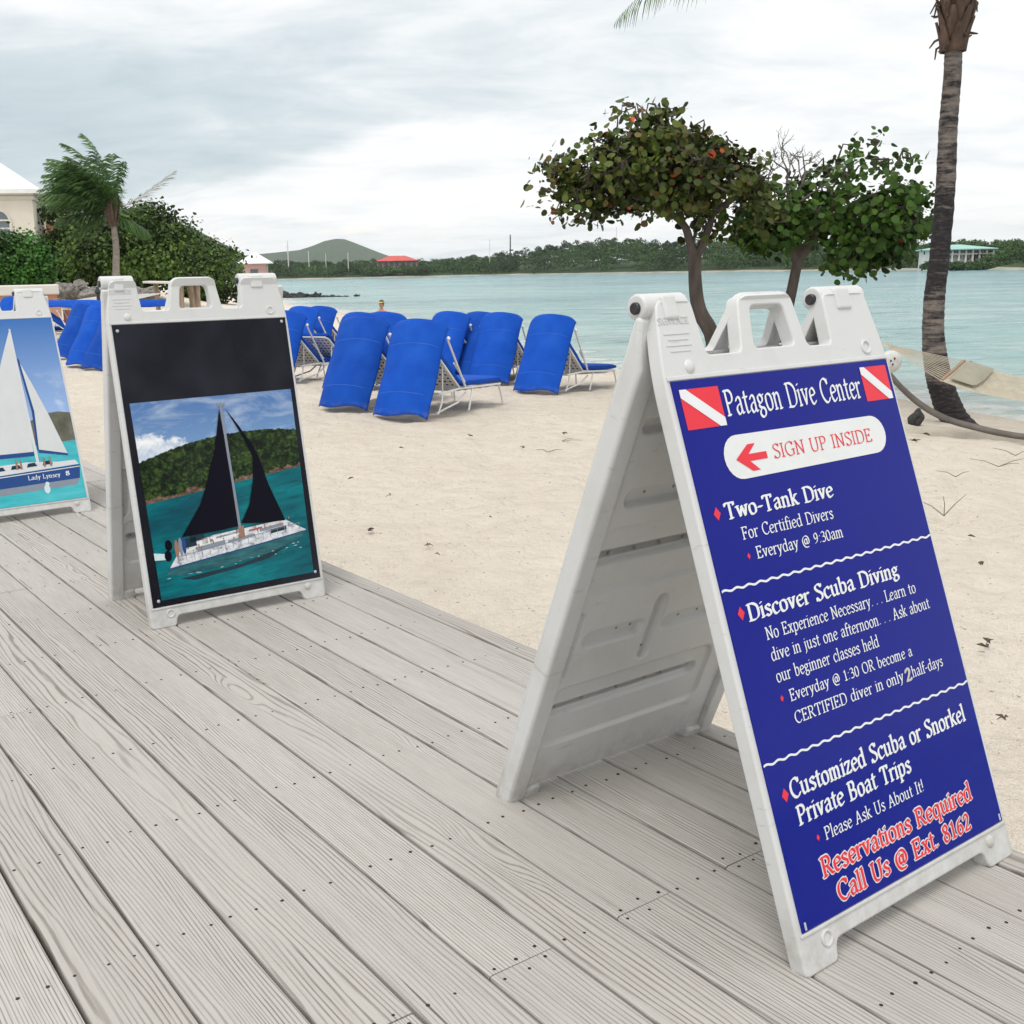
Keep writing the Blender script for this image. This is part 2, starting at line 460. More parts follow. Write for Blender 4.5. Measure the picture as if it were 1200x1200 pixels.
def add_screw(n, d, z):
    p = NV*n+DV*d; base = len(bv); r = random.uniform(.0030, .0040)
    for zz, rr in ((z-.001, r), (z+.0006, r*.9)):
        for j in range(8):
            bv.append((p.x+rr*math.cos(j*PI/4), p.y+rr*math.sin(j*PI/4), zz)); buv.append((0, 0))
    for j in range(8):
        bf.append((base+j, base+(j+1) % 8, base+8+(j+1) % 8, base+8+j)); bmi.append(1); bid.append(0)
    bf.append(tuple(base+8+j for j in range(8))); bmi.append(1); bid.append(0)


J0, JS = -1.222, .3985
for j in range(-16, 12):
    n0 = N0+PW*j+GAP/2; n1 = N0+PW*(j+1)-GAP/2
    if j == 11: n1 = 1.992
    js = (J0 if j % 2 == 0 else J0-7*JS)
    cuts = sorted([js+12*JS*m_ for m_ in range(-4, 4)])
    if j < 2: cuts = [c_+random.choice((3, 5, 6, 8, 9))*JS for c_ in cuts]
    if j == 3: cuts = [J0-7*JS-12*JS*2, J0-7*JS-12*JS, J0-7*JS, J0-7*JS+12*JS]
    ed = [-16.]+[c_ for c_ in cuts if -15.5 < c_ < 3.2]+[3.4]
    for a, b2 in zip(ed[:-1], ed[1:]):
        tz = random.uniform(-.0012, .0012)
        add_board(n0, n1, a+.0012, b2-.0012, random.random(), tz)
        kk = int(math.ceil((a-J0)/JS-1e-6))
        while J0+kk*JS <= b2+1e-6:
            d = J0+kk*JS
            offs = 0
            if abs(d-a) < .05: offs = .018
            elif abs(d-b2) < .05: offs = -.018
            for fr in ((.12, .47, .82) if n1-n0 > .1 else (.5,)):
                add_screw(n0+(n1-n0)*(fr+random.uniform(-.05, .05)), d+offs+random.uniform(-.007, .007), tz)
            kk += 1
me = bpy.data.meshes.new('boardwalk'); me.from_pydata(bv, [], bf); me.polygons.foreach_set('material_index', bmi); me.update()
ul = me.uv_layers.new(name='board'); vi = np.zeros(len(me.loops), int); me.loops.foreach_get('vertex_index', vi)
ul.data.foreach_set('uv', np.array(buv, np.float32)[vi].ravel())
a_ = me.attributes.new('board_id', 'FLOAT', 'FACE'); a_.data.foreach_set('value', np.array(bid, np.float32))
deck = link('boardwalk', me, [m_deck, m_screw]); tag(deck, kind='structure')
q = MB()
for k in range(-38, 12):
    d = J0+JS*k
    p = NV*(-.15)+DV*d; q.box((p.x, p.y, -.09), (.038, 4.2, .10), Matrix.Rotation(TH, 3, 'Z'))
jo = q.build('boardwalk_joists', m_under); tag(jo, kind='structure')

# ------------------------------------------------------------------ lettering: a broad-nib pen drawn along strokes
GL = {
 'a': (41, '~8 37 17 46 28 44 31 34 31 10 34 2 40 3;~31 28 14 24 6 13 12 1 23 2 31 12'),
 'b': (44, '3 70 9 72 9 4;~9 36 20 46 34 41 38 24 32 5 20 0 9 5'),
 'c': (37, '~34 37 26 46 12 41 5 24 11 4 22 0 34 7'),
 'd': (46, '29 71 36 72 36 3 43 2;~36 38 26 46 11 42 5 22 11 3 22 0 36 11'),
 'e': (38, '~7 24 34 29 31 42 21 46 9 39 5 22 11 4 22 0 34 8'),
 'f': (28, '~31 66 24 73 15 68 13 55 13 20 13 2;4 44 27 44;6 1 21 1'),
 'g': (41, '~30 40 20 46 9 42 7 31 14 23 25 25 31 34 28 42;~12 22 8 16 14 11 30 8 36 -1 30 -13 16 -16 6 -9 8 0 16 7;29 42 38 45'),
 'h': (46, '3 71 9 72 9 1;4 1 15 1;~9 33 20 45 31 43 34 32 34 10 34 1;29 1 41 1'),
 'i': (20, '4 44 10 46 10 1;4 1 16 1;9 60 12 62'),
 'j': (20, '~11 46 11 20 11 -6 2 -18;5 44 11 46;10 60 13 62'),
 'k': (43, '3 71 9 72 9 1;4 1 15 1;32 44 10 21;17 28 34 3 41 1;27 45 38 45'),
 'l': (20, '3 71 10 72 10 1;4 1 16 1'),
 'm': (68, '3 44 9 46 9 1;4 1 15 1;~9 33 18 45 28 43 31 32 31 10 31 1;26 1 37 1;~31 33 40 45 51 43 54 32 54 10 54 1;49 1 61 1'),
 'n': (46, '3 44 9 46 9 1;4 1 15 1;~9 33 20 45 31 43 34 32 34 10 34 1;29 1 41 1'),
 'o': (43, '~21 46 9 41 5 23 10 4 21 0 33 5 38 23 33 41 21 46'),
 'p': (45, '3 44 9 46 9 -20;3 -20 16 -20;~9 36 20 46 34 42 39 24 33 4 21 0 9 6'),
 'q': (45, '~36 38 26 46 11 42 5 22 11 3 22 0 36 11;36 46 36 -20;30 -20 43 -20'),
 'r': (32, '3 44 9 46 9 1;4 1 16 1;~9 31 16 42 25 46 31 42'),
 's': (34, '~30 38 22 46 10 43 8 33 18 25 28 18 28 6 18 0 5 7'),
 't': (29, '~14 59 13 45 13 12 17 1 28 5;4 44 26 44'),
 'u': (47, '3 45 9 46;~9 46 9 15 14 2 24 2 35 12;28 45 35 46 35 3 43 2'),
 'v': (42, '8 45 20 2;35 45 20 2;2 45 14 45;29 45 40 45'),
 'w': (61, '8 45 18 2;31 44 18 2;31 44 43 2;55 45 43 2;2 45 14 45;49 45 60 45'),
 'x': (42, '9 45 34 1;33 45 8 1;3 45 15 45;27 45 38 45;3 1 14 1;28 1 40 1'),
 'y': (42, '8 45 21 4;~36 45 22 8 14 -14 4 -18;2 45 14 45;30 45 41 45'),
 'z': (37, '5 36 5 44 32 44 6 2 33 2 33 9'),
 'P': (48, '11 67 11 1;4 1 19 1;4 67 12 67;~11 67 30 67 41 58 41 44 31 34 12 33'),
 'D': (60, '11 67 11 1;4 1 12 1;4 67 12 67;~11 67 32 67 50 55 54 34 50 12 32 1 11 1'),
 'C': (55, '~50 54 40 68 20 65 7 48 7 22 20 3 38 0 51 12;50 66 50 53'),
 'S': (44, '~38 56 28 68 12 65 7 53 16 41 30 32 39 20 33 4 18 -1 6 10;38 67 38 56;6 12 6 0'),
 'I': (24, '12 67 12 1;4 67 20 67;4 1 20 1'),
 'G': (60, '~50 54 40 68 20 65 7 48 7 22 20 3 36 0 52 8;50 66 50 53;42 30 58 30;52 30 52 5'),
 'N': (62, '12 67 12 1;11 67 50 2;50 67 50 2;4 67 13 67;4 1 20 1;42 67 58 67'),
 'U': (60, '~11 67 11 22 17 4 30 0 43 4 49 22 49 67;4 67 18 67;42 67 57 67'),
 'E': (48, '11 67 11 1;4 67 42 67 42 57;4 1 44 1 44 12;11 35 32 35;32 41 32 29'),
 'T': (52, '26 67 26 1;18 1 34 1;4 56 4 67 48 67 48 56'),
 'F': (45, '11 67 11 1;4 67 42 67 42 57;4 1 19 1;11 35 32 35;32 41 32 29'),
 'A': (60, '30 68 9 1;30 68 52 1;16 24 43 24;2 1 17 1;43 1 59 1'),
 'L': (46, '11 67 11 1;4 67 19 67;4 1 43 1 43 13'),
 'R': (55, '11 67 11 1;4 1 19 1;4 67 12 67;~11 67 30 67 40 59 40 45 31 35 12 34;26 34 45 3 54 1'),
 'O': (62, '~31 68 13 60 6 34 13 8 31 0 49 8 56 34 49 60 31 68'),
 'B': (52, '11 67 11 1;4 67 12 67;4 1 12 1;~11 67 30 67 38 58 36 43 26 36 12 36;~26 36 40 32 44 18 38 4 26 1 11 1'),
 '0': (42, '~21 62 9 54 6 31 10 6 21 0 32 6 37 31 32 55 21 62'),
 '1': (36, '9 53 19 62 19 1;9 1 30 1'),
 '2': (41, '~7 47 14 61 27 60 33 48 26 30 15 14 7 3;7 2 36 2 36 10'),
 '3': (41, '~8 55 18 62 31 55 29 40 17 34;~17 34 33 30 36 14 26 1 8 4'),
 '6': (42, '~33 59 17 49 8 26 12 4 24 0 35 10 33 26 24 34 9 24'),
 '8': (43, '~20 33 8 46 14 61 26 61 33 48 21 33 7 18 12 2 26 0 36 12 33 25 20 33'),
 '9': (42, '~9 3 25 13 34 36 30 58 18 62 7 52 9 36 18 28 33 38'),
 '@': (72, '~44 36 34 43 25 35 24 19 34 12 44 22;~47 43 44 18 52 12 62 24 60 46 44 60 22 56 8 38 10 12 26 -6 52 -7'),
 '-': (30, '5 25 25 25'), ':': (18, '8 40 11 42;8 3 11 5'), '.': (16, '7 3 10 5'), '!': (22, '10 70 10 20;9 3 12 5'), ' ': (27, ''),
}


def text_shape(mb, s, u0, v0, cap, width=None, nib=9., thin=2.6, ang=24, y=0., grow=0., cond=.85, centre=False, slant=0.):
    """write s into mb on the plane y=const; cap = height of a capital; returns the width"""
    k = cap/68.; tot = sum(GL[c][0]+3 for c in s)
    sx = k*cond if width is None else width/tot
    ca, sa = math.cos(math.radians(ang)), math.sin(math.radians(ang))
    L, T = (nib+grow)/2, (thin+grow)/2
    cor = [(L*ca-T*sa, L*sa+T*ca), (L*ca+T*sa, L*sa-T*ca), (-L*ca+T*sa, -L*sa-T*ca), (-L*ca-T*sa, -L*sa+T*ca)]
    x = u0-(tot*sx/2 if centre else 0); cnt = 0
    for ch in s:
        w, st = GL[ch]
        for stroke in [q for q in st.split(';') if q]:
            sm = stroke[0] == '~'; nums = [float(q) for q in stroke.strip('~').split()]
            pts = [Vector((nums[i], nums[i+1])) for i in range(0, len(nums), 2)]
            if sm: pts = catmull(pts, 4)
            for p, q in zip(pts[:-1], pts[1:]):
                cand = [(p.x+a, p.y+b) for a, b in cor]+[(q.x+a, q.y+b) for a, b in cor]
                cand = sorted(set(cand))
                def half(cc):
                    h = []
                    for c in cc:
                        while len(h) >= 2 and (h[-1][0]-h[-2][0])*(c[1]-h[-2][1])-(h[-1][1]-h[-2][1])*(c[0]-h[-2][0]) <= 0: h.pop()
                        h.append(c)
                    return h
                hull = half(cand)[:-1]+half(cand[::-1])[:-1]
                yy = y-(cnt % 24)*8e-6; cnt += 1
                mb.raw([(x+(a+slant*b)*sx, yy, v0+b*k) for a, b in hull], [tuple(range(len(hull)))])
        x += (w+3)*sx
    return tot*sx


# ------------------------------------------------------------------ the A-frame signs
m_plastic, t, b = new_mat('white moulded plastic')
co = obj_co(t)
n1 = t.noise(co, 7, 5, .65); n2 = t.noise(co, 60, 3, .6)
c = t.mix(t.math('MULTIPLY', t.mapr(n1, .48, .74), .34), (.60, .605, .60), (.45, .43, .39))
c = t.mix(t.math('MULTIPLY', t.mapr(n2, .66, .76), .30), c, (.38, .36, .33))
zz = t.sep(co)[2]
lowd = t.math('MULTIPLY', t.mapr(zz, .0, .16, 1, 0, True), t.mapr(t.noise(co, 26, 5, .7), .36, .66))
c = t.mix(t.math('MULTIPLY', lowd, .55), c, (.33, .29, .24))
scr = t.noise(t.scale(co, (14, 14, 70)), 1.0, 3, .6); c = t.mix(t.math('MULTIPLY', t.mapr(scr, .66, .72), .35), c, (.33, .31, .29))
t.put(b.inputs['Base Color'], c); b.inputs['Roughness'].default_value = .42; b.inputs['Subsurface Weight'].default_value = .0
t.put(b.inputs['Normal'], t.bump(t.noise(co, 240, 2), .12, .002))
m_bolt = simple('dark steel bolt', (.05, .05, .055), .35, .3, 40, metal=.7)
m_clear = simple('clear plastic clip', (.42, .45, .50), .15, .05)
HH = 1.1430; HW = .319


def flat(name, col, rough=.22, spec=.22, var=.03):
    return simple(name, col, rough, var, 14, spec=spec)


m_blue = flat('blue sign print', (.006, .011, .215), .11, .14)
m_lwhite = flat('white sign print', (.72, .74, .75), .2)
m_lred = flat('red sign print', (.72, .035, .055), .2)
m_lgrey = flat('grey correction sticker', (.50, .48, .44), .5)
m_pill = flat('white sign pill', (.70, .715, .71), .2)


def fillet(pts, radii, n=5):
    out = []
    k = len(pts)
    for i in range(k):
        p = Vector(pts[i]); a = Vector(pts[i-1]); b = Vector(pts[(i+1) % k]); r = radii[i] if isinstance(radii, (list, tuple)) else radii
        d1 = (a-p); d2 = (b-p); l = min(r, d1.length*.48, d2.length*.48)
        if l < 1e-5: out.append(p); continue
        s = p+d1.normalized()*l; e = p+d2.normalized()*l
        for j in range(n+1):
            q = j/n; out.append((1-q)**2*s+2*q*(1-q)*p+q*q*e)
    return out


def plate(bm, outline, holes, y0, y1):
    """fill an outline with holes and give it thickness from y0 (front) to y1"""
    ed = []
    tmp = bmesh.new()
    for loop in [outline]+holes:
        vs = [tmp.verts.new((p[0], y0, p[1])) for p in loop]
        ed += [tmp.edges.new((vs[i], vs[(i+1) % len(vs)])) for i in range(len(vs))]
    bmesh.ops.triangle_fill(tmp, edges=ed, use_beauty=True, use_dissolve=False)
    bmesh.ops.recalc_face_normals(tmp, faces=tmp.faces[:])
    fs = tmp.faces[:]
    r = bmesh.ops.extrude_face_region(tmp, geom=fs)
    for v in [g_ for g_ in r['geom'] if isinstance(g_, bmesh.types.BMVert)]: v.co.y = y1
    bmesh.ops.recalc_face_normals(tmp, faces=tmp.faces[:])
    # triangles of the flat faces back to n-gons so that the bevel only sees the rim
    bmesh.ops.dissolve_limit(tmp, angle_limit=math.radians(1), verts=tmp.verts[:], edges=tmp.edges[:])
    me = bpy.data.meshes.new('tmp'); tmp.to_mesh(me); tmp.free(); bm.from_mesh(me); bpy.data.meshes.remove(me)


def panel_outline(flip=False):
    L, R = -HW, HW
    pts = [(L, .0), (L+.086, .0), (L+.092, .034), (R-.094, .034), (R-.084, .0), (R, .0), (R-.004, 1.0), (R-.030, 1.128), (.158, 1.128), (.152, 1.026),
           (.080, 1.026), (.062, 1.132), (-.084, 1.132), (-.108, 1.026), (-.198, 1.026), (-.208, 1.128), (L+.026, 1.128), (L+.002, 1.0)]
    rad = [.012, .012, .014, .014, .012, .012, .05, .022, .018, .012, .012, .022, .022, .012, .012, .018, .022, .05]
    return fillet(pts, rad)


def panel_base(thick, flip=False):
    bm = bmesh.new()
    hole = fillet([(-.071, 1.030), (.044, 1.030), (.034, 1.108), (-.058, 1.108)], .014); out = panel_outline()
    if flip: out = [Vector((-p[0], p[1])) for p in out][::-1]; hole = [Vector((-p[0], p[1])) for p in hole][::-1]
    plate(bm, out, [hole], 0., thick)
    return bm


def capsule(u, v, a, b, r):
    d = Vector(b)-Vector(a); tt = ((u-a[0])*d.x+(v-a[1])*d.y)/max(d.length_squared, 1e-9); tt = min(1, max(0, tt))
    return math.hypot(u-a[0]-d.x*tt, v-a[1]-d.y*tt)-r


def rrect(u, v, cx, cy, hx, hy, r):
    qx, qy = abs(u-cx)-hx+r, abs(v-cy)-hy+r
    return math.hypot(max(qx, 0), max(qy, 0))+min(max(qx, qy), 0)-r


def sm(e0, e1, x):
    x = min(1, max(0, (x-e0)/(e1-e0))); return x*x*(3-2*x)


SLOTS = [((-.292, .985), (-.283, .75), .020), ((-.238, .902), (.24, .902), .014), ((-.222, .750), (.05, .750), .018), ((.11, .75), (.24, .75), .018),
         ((-.252, .617), (.013, .617), .015), ((.08, .617), (.25, .617), .015), ((-.266, .475), (-.270, .342), .017), ((-.214, .418), (-.082, .418), .018),
         ((-.030, .474), (-.031, .340), .016), ((.016, .410), (.150, .410), .018), ((.205, .47), (.205, .345), .016), ((-.246, .238), (.165, .238), .015),
         ((.02, .83), (.02, .70), .0)]
DOTS = [(-.290, .93), (-.287, .86), (-.284, .78), (-.18, .752), (-.10, .752), (-.22, .617), (-.15, .617), (-.08, .617), (-.01, .617), (-.268, .36), (-.13, .42), (-.09, .42),
        (-.03, .35), (.06, .41), (.12, .41), (-.24, .24), (-.16, .24), (-.06, .24), (.03, .24), (.08, .24)]


def inner_height(u, v):
    h = 0.
    h -= .007*sm(.004, -.004, rrect(u, v, 0, .61, .268, .075, .03))
    h -= .007*sm(.004, -.004, rrect(u, v, -.03, .222, .243, .078, .03))
    for a, b, r in SLOTS:
        if r: h -= .013*sm(.004, -.004, capsule(u, v, a, b, r))
    return h


m_hole = simple('painted hole shade', (.30, .29, .27), .8, .2, 30)  # dark tone painted for the shade in small holes


def make_sign_body(root, ang, dimples=True):
    # front panel
    bm = panel_base(.030)
    me = bpy.data.meshes.new('front_panel'); bm.to_mesh(me); bm.free()
    fp = link('front_panel', me, m_plastic, root); fp.rotation_euler = (-ang, 0, 0)
    md = fp.modifiers.new('bevel', 'BEVEL'); md.width = .0075; md.segments = 3; md.limit_method = 'ANGLE'; md.angle_limit = math.radians(50)
    shade(fp, 50)
    # raised rim of the poster pocket, tongue of the hinge, round snap knobs
    for zz, hh_ in ((.9895, .008), (.0655, .006)):
        q = MB(); q.box((0, -.0012, zz), (.622, .004, hh_)); q.build('poster_rim', m_plastic, fp, bevel=.0015)
    for sx, w in ((-.2635, .034), (.216, .046)):
        q = MB(); q.box((sx, .010, 1.112), (w, .030, .044)); q.build('hinge_tongue', m_plastic, fp, bevel=.006, seg=3)
    for a, b_ in ((-.316, -.210), (.158, .298)):
        q = MB(); q.tube([(a, .024, 1.122), (b_, .024, 1.122)], .0225, 14); q.build('hinge_knuckle', m_plastic, fp, smooth=True, bevel=.004)
    for (u_, v_) in ((-.250, 1.008), (.253, .046)):
        q = MB(); q.ball((u_, .001, v_), .0125, 14, 8, (1, .55, 1)); q.build('snap_knob', m_plastic, fp, smooth=True)
    for (u_, v_) in ((.253, 1.013), (-.250, .044)):
        q = MB(); n = 16
        q.grid(lambda a, b_: (u_+(.012-.003*math.cos(b_*2*PI))*math.cos(a*2*PI), -.0005-.003*math.sin(b_*2*PI), v_+(.012-.003*math.cos(b_*2*PI))*math.sin(a*2*PI)), n, 8)
        q.build('snap_socket', m_plastic, fp, smooth=True)
    q = MB(); text_shape(q, 'SIGNICADE', -.263, 1.083, .011, .075, nib=6, y=-.0006, centre=True)
    for row in range(4): q.box((-.262, -.0003, 1.066-.010*row), (.06-.012*(row % 2), .001, .0022))
    q.build('embossed_lettering', m_plastic, fp, solid=.0012)
    # back panel, ribbed inside
    bm = panel_base(.016, True)
    me = bpy.data.meshes.new('back_panel'); bm.to_mesh(me); bm.free()
    bp = link('back_panel', me, m_plastic, root); bp.rotation_euler = (-ang, 0, PI); bp.location = (0, 2*HH*math.sin(ang), 0)
    md = bp.modifiers.new('bevel', 'BEVEL'); md.width = .005; md.segments = 3; md.limit_method = 'ANGLE'; md.angle_limit = math.radians(50)
    shade(bp, 50)
    q = MB()
    for s in (-1, 1):
        x0, x1 = s*(HW-.0455), s*(HW+.0015); pr_ = [(.002, .0), (.047, .0)]+[(max(.0165, min(.047, (HH-v_)*2*math.sin(ang)-.029)), v_) for v_ in (.80, .88, .94, .98, 1.02, 1.06, 1.10)]+[(.002, 1.10)]
        k = len(pr_); q.raw([(x0, a, b_) for a, b_ in pr_]+[(x1, a, b_) for a, b_ in pr_], [tuple(range(k)), tuple(range(2*k-1, k-1, -1))]+[(i, i+k, (i+1) % k+k, (i+1) % k) for i in range(k)])
        q.box((s*(HW-.0450), .026, .019), (.080, .040, .041))
    
    sr = q.build('side_rails_rim', m_plastic, bp, bevel=.010, seg=3)
    bm = bmesh.new(); bm.from_mesh(sr.data); bmesh.ops.recalc_face_normals(bm, faces=bm.faces[:]); bm.to_mesh(sr.data); bm.free(); shade(sr, 50)
    # moulded inner skin (mirrored in u because the panel faces the other way)
    q = MB(); nu, nv = 170, 300; ht = []
    U0, U1, V0, V1 = -.275, .275, .036, HH-.071/(2*math.sin(ang))
    q.grid(lambda a, b_: (-(U0+(U1-U0)*a), .036+inner_height(U0+(U1-U0)*a, V0+(V1-V0)*b_), V0+(V1-V0)*b_), nu, nv)
    sk = q.build('inner_skin', m_plastic, bp, smooth=False); shade(sk, None)
    q = MB()
    for (u_, v_) in DOTS: q.tube([(-u_, .020, v_), (-u_, .0368+inner_height(u_, v_), v_)], .0036, 8)
    q.build('hole_dots', m_hole, bp, smooth=True)  # dark peg ends stand in for shaded recessed holes
    # bolts through the knuckles
    for (u_, l) in ((-.316, .006), (.156, .006)):
        q = MB(); q.tube([(u_-l, .024, 1.120), (u_+.004, .024, 1.120)], .0105, 14); q.build('hinge_bolt', m_bolt, fp, smooth=True, bevel=.002)
    return fp, bp


def sign(name, loc, yaw, ang, label, group):
    r = empty(name, loc, (0, 0, yaw)); tag(r, label, 'sign', group)
    fp, bp = make_sign_body(r, ang); return r, fp


def disc_poly(mb, cx, cz, rx, rz, y, n=40):
    mb.raw([(cx+rx*math.cos(2*PI*i/n), y, cz+rz*math.sin(2*PI*i/n)) for i in range(n)], [tuple(range(n))])


def poly(mb, pts, y): mb.raw([(p[0], y, p[1]) for p in pts], [tuple(range(len(pts)))])


def ngon_obj(name, pts, y, m, parent):
    q = MB(); poly(q, pts, y); return q.build(name, m, parent)


GS = 'white plastic A-frame signs standing on the boardwalk'
PY = -.0026     # front face of a poster
# --- sign one: the dive shop
s1, fp = sign('sandwich_board', (.8632, 1.6885, 0), .60431, .35313, 'white A-frame board with blue dive shop poster of white and red lettering', GS)
q = MB(); q.box((0, .0005, .5273), (.611, .006, .914)); po = q.build('dive_poster', m_blue, fp)
Y1 = PY-.0006; Y2 = Y1-.0006; Y3 = Y2-.0006


def flag(u0, v0, u1, v1):
    f = ngon_obj('dive_flag', [(u0, v0), (u1, v0), (u1, v1), (u0, v1)], Y1, m_lred, po)
    w = .20
    U = lambda a: u0+(u1-u0)*a; V = lambda a: v0+(v1-v0)*a
    ngon_obj('flag_stripe', [(U(0), V(1)), (U(0), V(1-w)), (U(1-w*.8), V(0)), (U(1), V(0)), (U(1), V(w)), (U(w*.8), V(1))], Y2, m_lwhite, f)


flag(-.2925, .9000, -.1960, .9690); flag(.2110, .9060, .2955, .9730)
pp = [(-.1825, .8045), (.200, .8060)]
cap_ = []
for i in range(13): a = PI/2+PI*i/12; cap_.append((-.183+.039*math.cos(a), .8425+.0385*math.sin(a)))
for i in range(13): a = -PI/2+PI*i/12; cap_.append((.203+.039*math.cos(a), .8425+.0360*math.sin(a)))
ngon_obj('sign_pill', cap_, Y1, m_pill, po)
ngon_obj('arrow', [(-.1945, .8385), (-.158, .8620), (-.138, .8620), (-.160, .8450), (-.1130, .8450), (-.1130, .8325), (-.160, .8325), (-.138, .8150), (-.158, .8150)], Y2, m_lred, po)


def line(s, u0, v0, u1, cap, m=None, nib=9., thin=2.6, y=Y1, grow=0, name='lettering', ang=24):
    q = MB(); text_shape(q, s, u0, v0, cap, u1-u0, nib, thin, ang, y, grow); return q.build(name, m or m_lwhite, po)


line('Patagon Dive Center', -.1880, .9155, .2010, .0440, nib=9)
line('SIGN UP INSIDE', -.0960, .8300, .1970, .0245, m_lred, 6.5, 2.4, Y2)
line('Two-Tank Dive', -.2520, .7430, .0420, .0270, nib=11.8, thin=3.6)
line('For Certified Divers', -.2240, .7045, .0270, .0205, nib=8)
line('Everyday @ 9:30am', -.2000, .6680, .0420, .0200, nib=8)
line('Discover Scuba Diving', -.2560, .5710, .1760, .0275, nib=11.8, thin=3.6)
line('No Experience Necessary. . . Learn to', -.2250, .5330, .2150, .0205, nib=8)
line('dive in just one afternoon. . . Ask about', -.2250, .4970, .2460, .0205, nib=8)
line('our beginner classes held', -.2250, .4605, .0660, .0205, nib=8)
line('Everyday @ 1:30 OR become a', -.2030, .4240, .1560, .0190, nib=8)
line('CERTIFIED diver in only', -.2040, .3860, .1130, .0195, nib=8)
line('2', .1180, .3830, .1380, .0240, m_lgrey, 14, 6)
line('half-days', .1400, .3860, .2420, .0195, nib=8)
line('Customized Scuba or Snorkel', -.2570, .2740, .2700, .0300, nib=11.8, thin=3.6)
line('Private Boat Trips', -.2540, .2300, .0700, .0300, nib=11.8, thin=3.6)
line('Please Ask Us About It!', -.1990, .1890, .0930, .0205, nib=8)
for s_, u0, v0, u1 in (('Reservations Required', -.2270, .1350, .2280, ), ('Call Us @ Ext. 8162', -.2020, .0870, .2030)):
    line(s_, u0, v0, u1, .0310, m_lwhite, 11., 5, Y1, 6.2, 'lettering_outline')
    line(s_, u0, v0, u1, .0310, m_lred, 11., 4.0, Y2, 0)
for (u_, v_, w_) in ((-.2715, .7555, .0085), (-.2715, .5870, .0085), (-.2705, .2845, .0085), (-.2200, .6755, .0042), (-.2230, .4335, .0042), (-.2170, .1985, .0042)):
    ngon_obj('bullet', [(u_-w_, v_), (u_, v_-w_*1.35), (u_+w_, v_), (u_, v_+w_*1.35)], Y1, m_lred, po)
for vv in (.6290, .3405):
    q = MB(); n = 150; a0, a1 = -.3045, .3035
    f_ = lambda x_: vv+.0016*math.sin((x_-a0)/.030*2*PI)
    for i in range(n):
        x0 = a0+(a1-a0)*i/n; x1 = a0+(a1-a0)*(i+1)/n
        q.raw([(x0, Y1, f_(x0)-.0019), (x1, Y1, f_(x1)-.0019), (x1, Y1, f_(x1)+.0019), (x0, Y1, f_(x0)+.0019)], [(0, 1, 2, 3)])
    q.build('wavy_line', m_lwhite, po)
for (u_, v_) in ((-.297, .079), (.297, .079)):
    q = MB(); q.box((u_, PY-.0010, v_), (.0045, .002, .013)); q.build('poster_clip', m_clear, po, bevel=.001)

# --- printed photographs of boats
m_psea, t, b = new_mat('printed turquoise sea')
co = obj_co(t); n1 = t.noise(t.scale(co, (6, 1, 22)), 1.0, 5, .6)
zf = t.sep(co)[2]; grad = t.mapr(zf, .13, .45)
c = t.mix(grad, (.0, .15, .19), (.0, .11, .15)); c = t.mix(t.math('MULTIPLY', t.mapr(n1, .42, .66), .85), c, (.003, .04, .06))
t.put(b.inputs['Base Color'], c); b.inputs['Roughness'].default_value = .15; b.inputs['Specular IOR Level'].default_value = .2
m_psky, t, b = new_mat('printed blue sky')
co = obj_co(t); n1 = t.noise(t.scale(co, (5, 1, 14)), 1.0, 6, .6, .4)
c = t.mix(t.math('MULTIPLY', t.mapr(n1, .44, .72), .75), (.10, .22, .47), (.45, .57, .70))
t.put(b.inputs['Base Color'], c); b.inputs['Roughness'].default_value = .15; b.inputs['Specular IOR Level'].default_value = .2
m_phill, t, b = new_mat('printed green hillside')
co = obj_co(t); n1 = t.math('ADD', t.math('MULTIPLY', t.noise(t.scale(co, (1.2, 1, 1.8)), 55, 6, .75), .65), t.math('MULTIPLY', t.noise(co, 13, 4, .6), .35))
c = t.ramp(n1, [(.33, (.004, .009, .003)), (.5, (.016, .036, .008)), (.70, (.055, .095, .02))])
t.put(b.inputs['Base Color'], c); b.inputs['Roughness'].default_value = .15; b.inputs['Specular IOR Level'].default_value = .2
m_pcloud, t, b = new_mat('printed cloud')
co = obj_co(t); n1 = t.noise(co, 32, 4); t.put(b.inputs['Base Color'], t.mix(n1, (.42, .50, .62), (.82, .84, .86))); b.inputs['Roughness'].default_value = .15
m_pblack, t, b = new_mat('printed black band')
co = obj_co(t); n1 = t.noise(t.scale(co, (5, 1, 4.5)), 1.0, 2); t.put(b.inputs['Base Color'], t.mix(t.mapr(n1, .42, .75), (.003, .003, .008), (.015, .017, .026))); b.inputs['Roughness'].default_value = .16; b.inputs['Specular IOR Level'].default_value = .2  # soft grey patches in the black imitate a reflection
m_psail = flat('printed dark sail', (.003, .0025, .009), .2, .1)
m_phull = flat('printed teal hull', (.02, .13, .15), .15); m_pdeck = flat('printed white deck', (.60, .61, .64), .15)
m_pdeck2, t, b = new_mat('printed catamaran deck')
co = obj_co(t); n1 = t.noise(t.scale(co, (34, 1, 60)), 1.0, 4, .7); n2 = t.noise(t.scale(co, (90, 1, 46)), 1.0, 3, .7)
c = t.ramp(n1, [(.34, (.20, .22, .26)), (.46, (.55, .56, .60)), (.62, (.74, .75, .77))]); c = t.mix(t.mapr(n2, .60, .66), c, (.05, .06, .09)); c = t.mix(t.math('MULTIPLY', t.mapr(n2, .30, .36, 1, 0), .7), c, (.36, .16, .12))
t.put(b.inputs['Base Color'], c); b.inputs['Roughness'].default_value = .17; b.inputs['Specular IOR Level'].default_value = .18
m_phull2, t, b = new_mat('printed teal hull side')
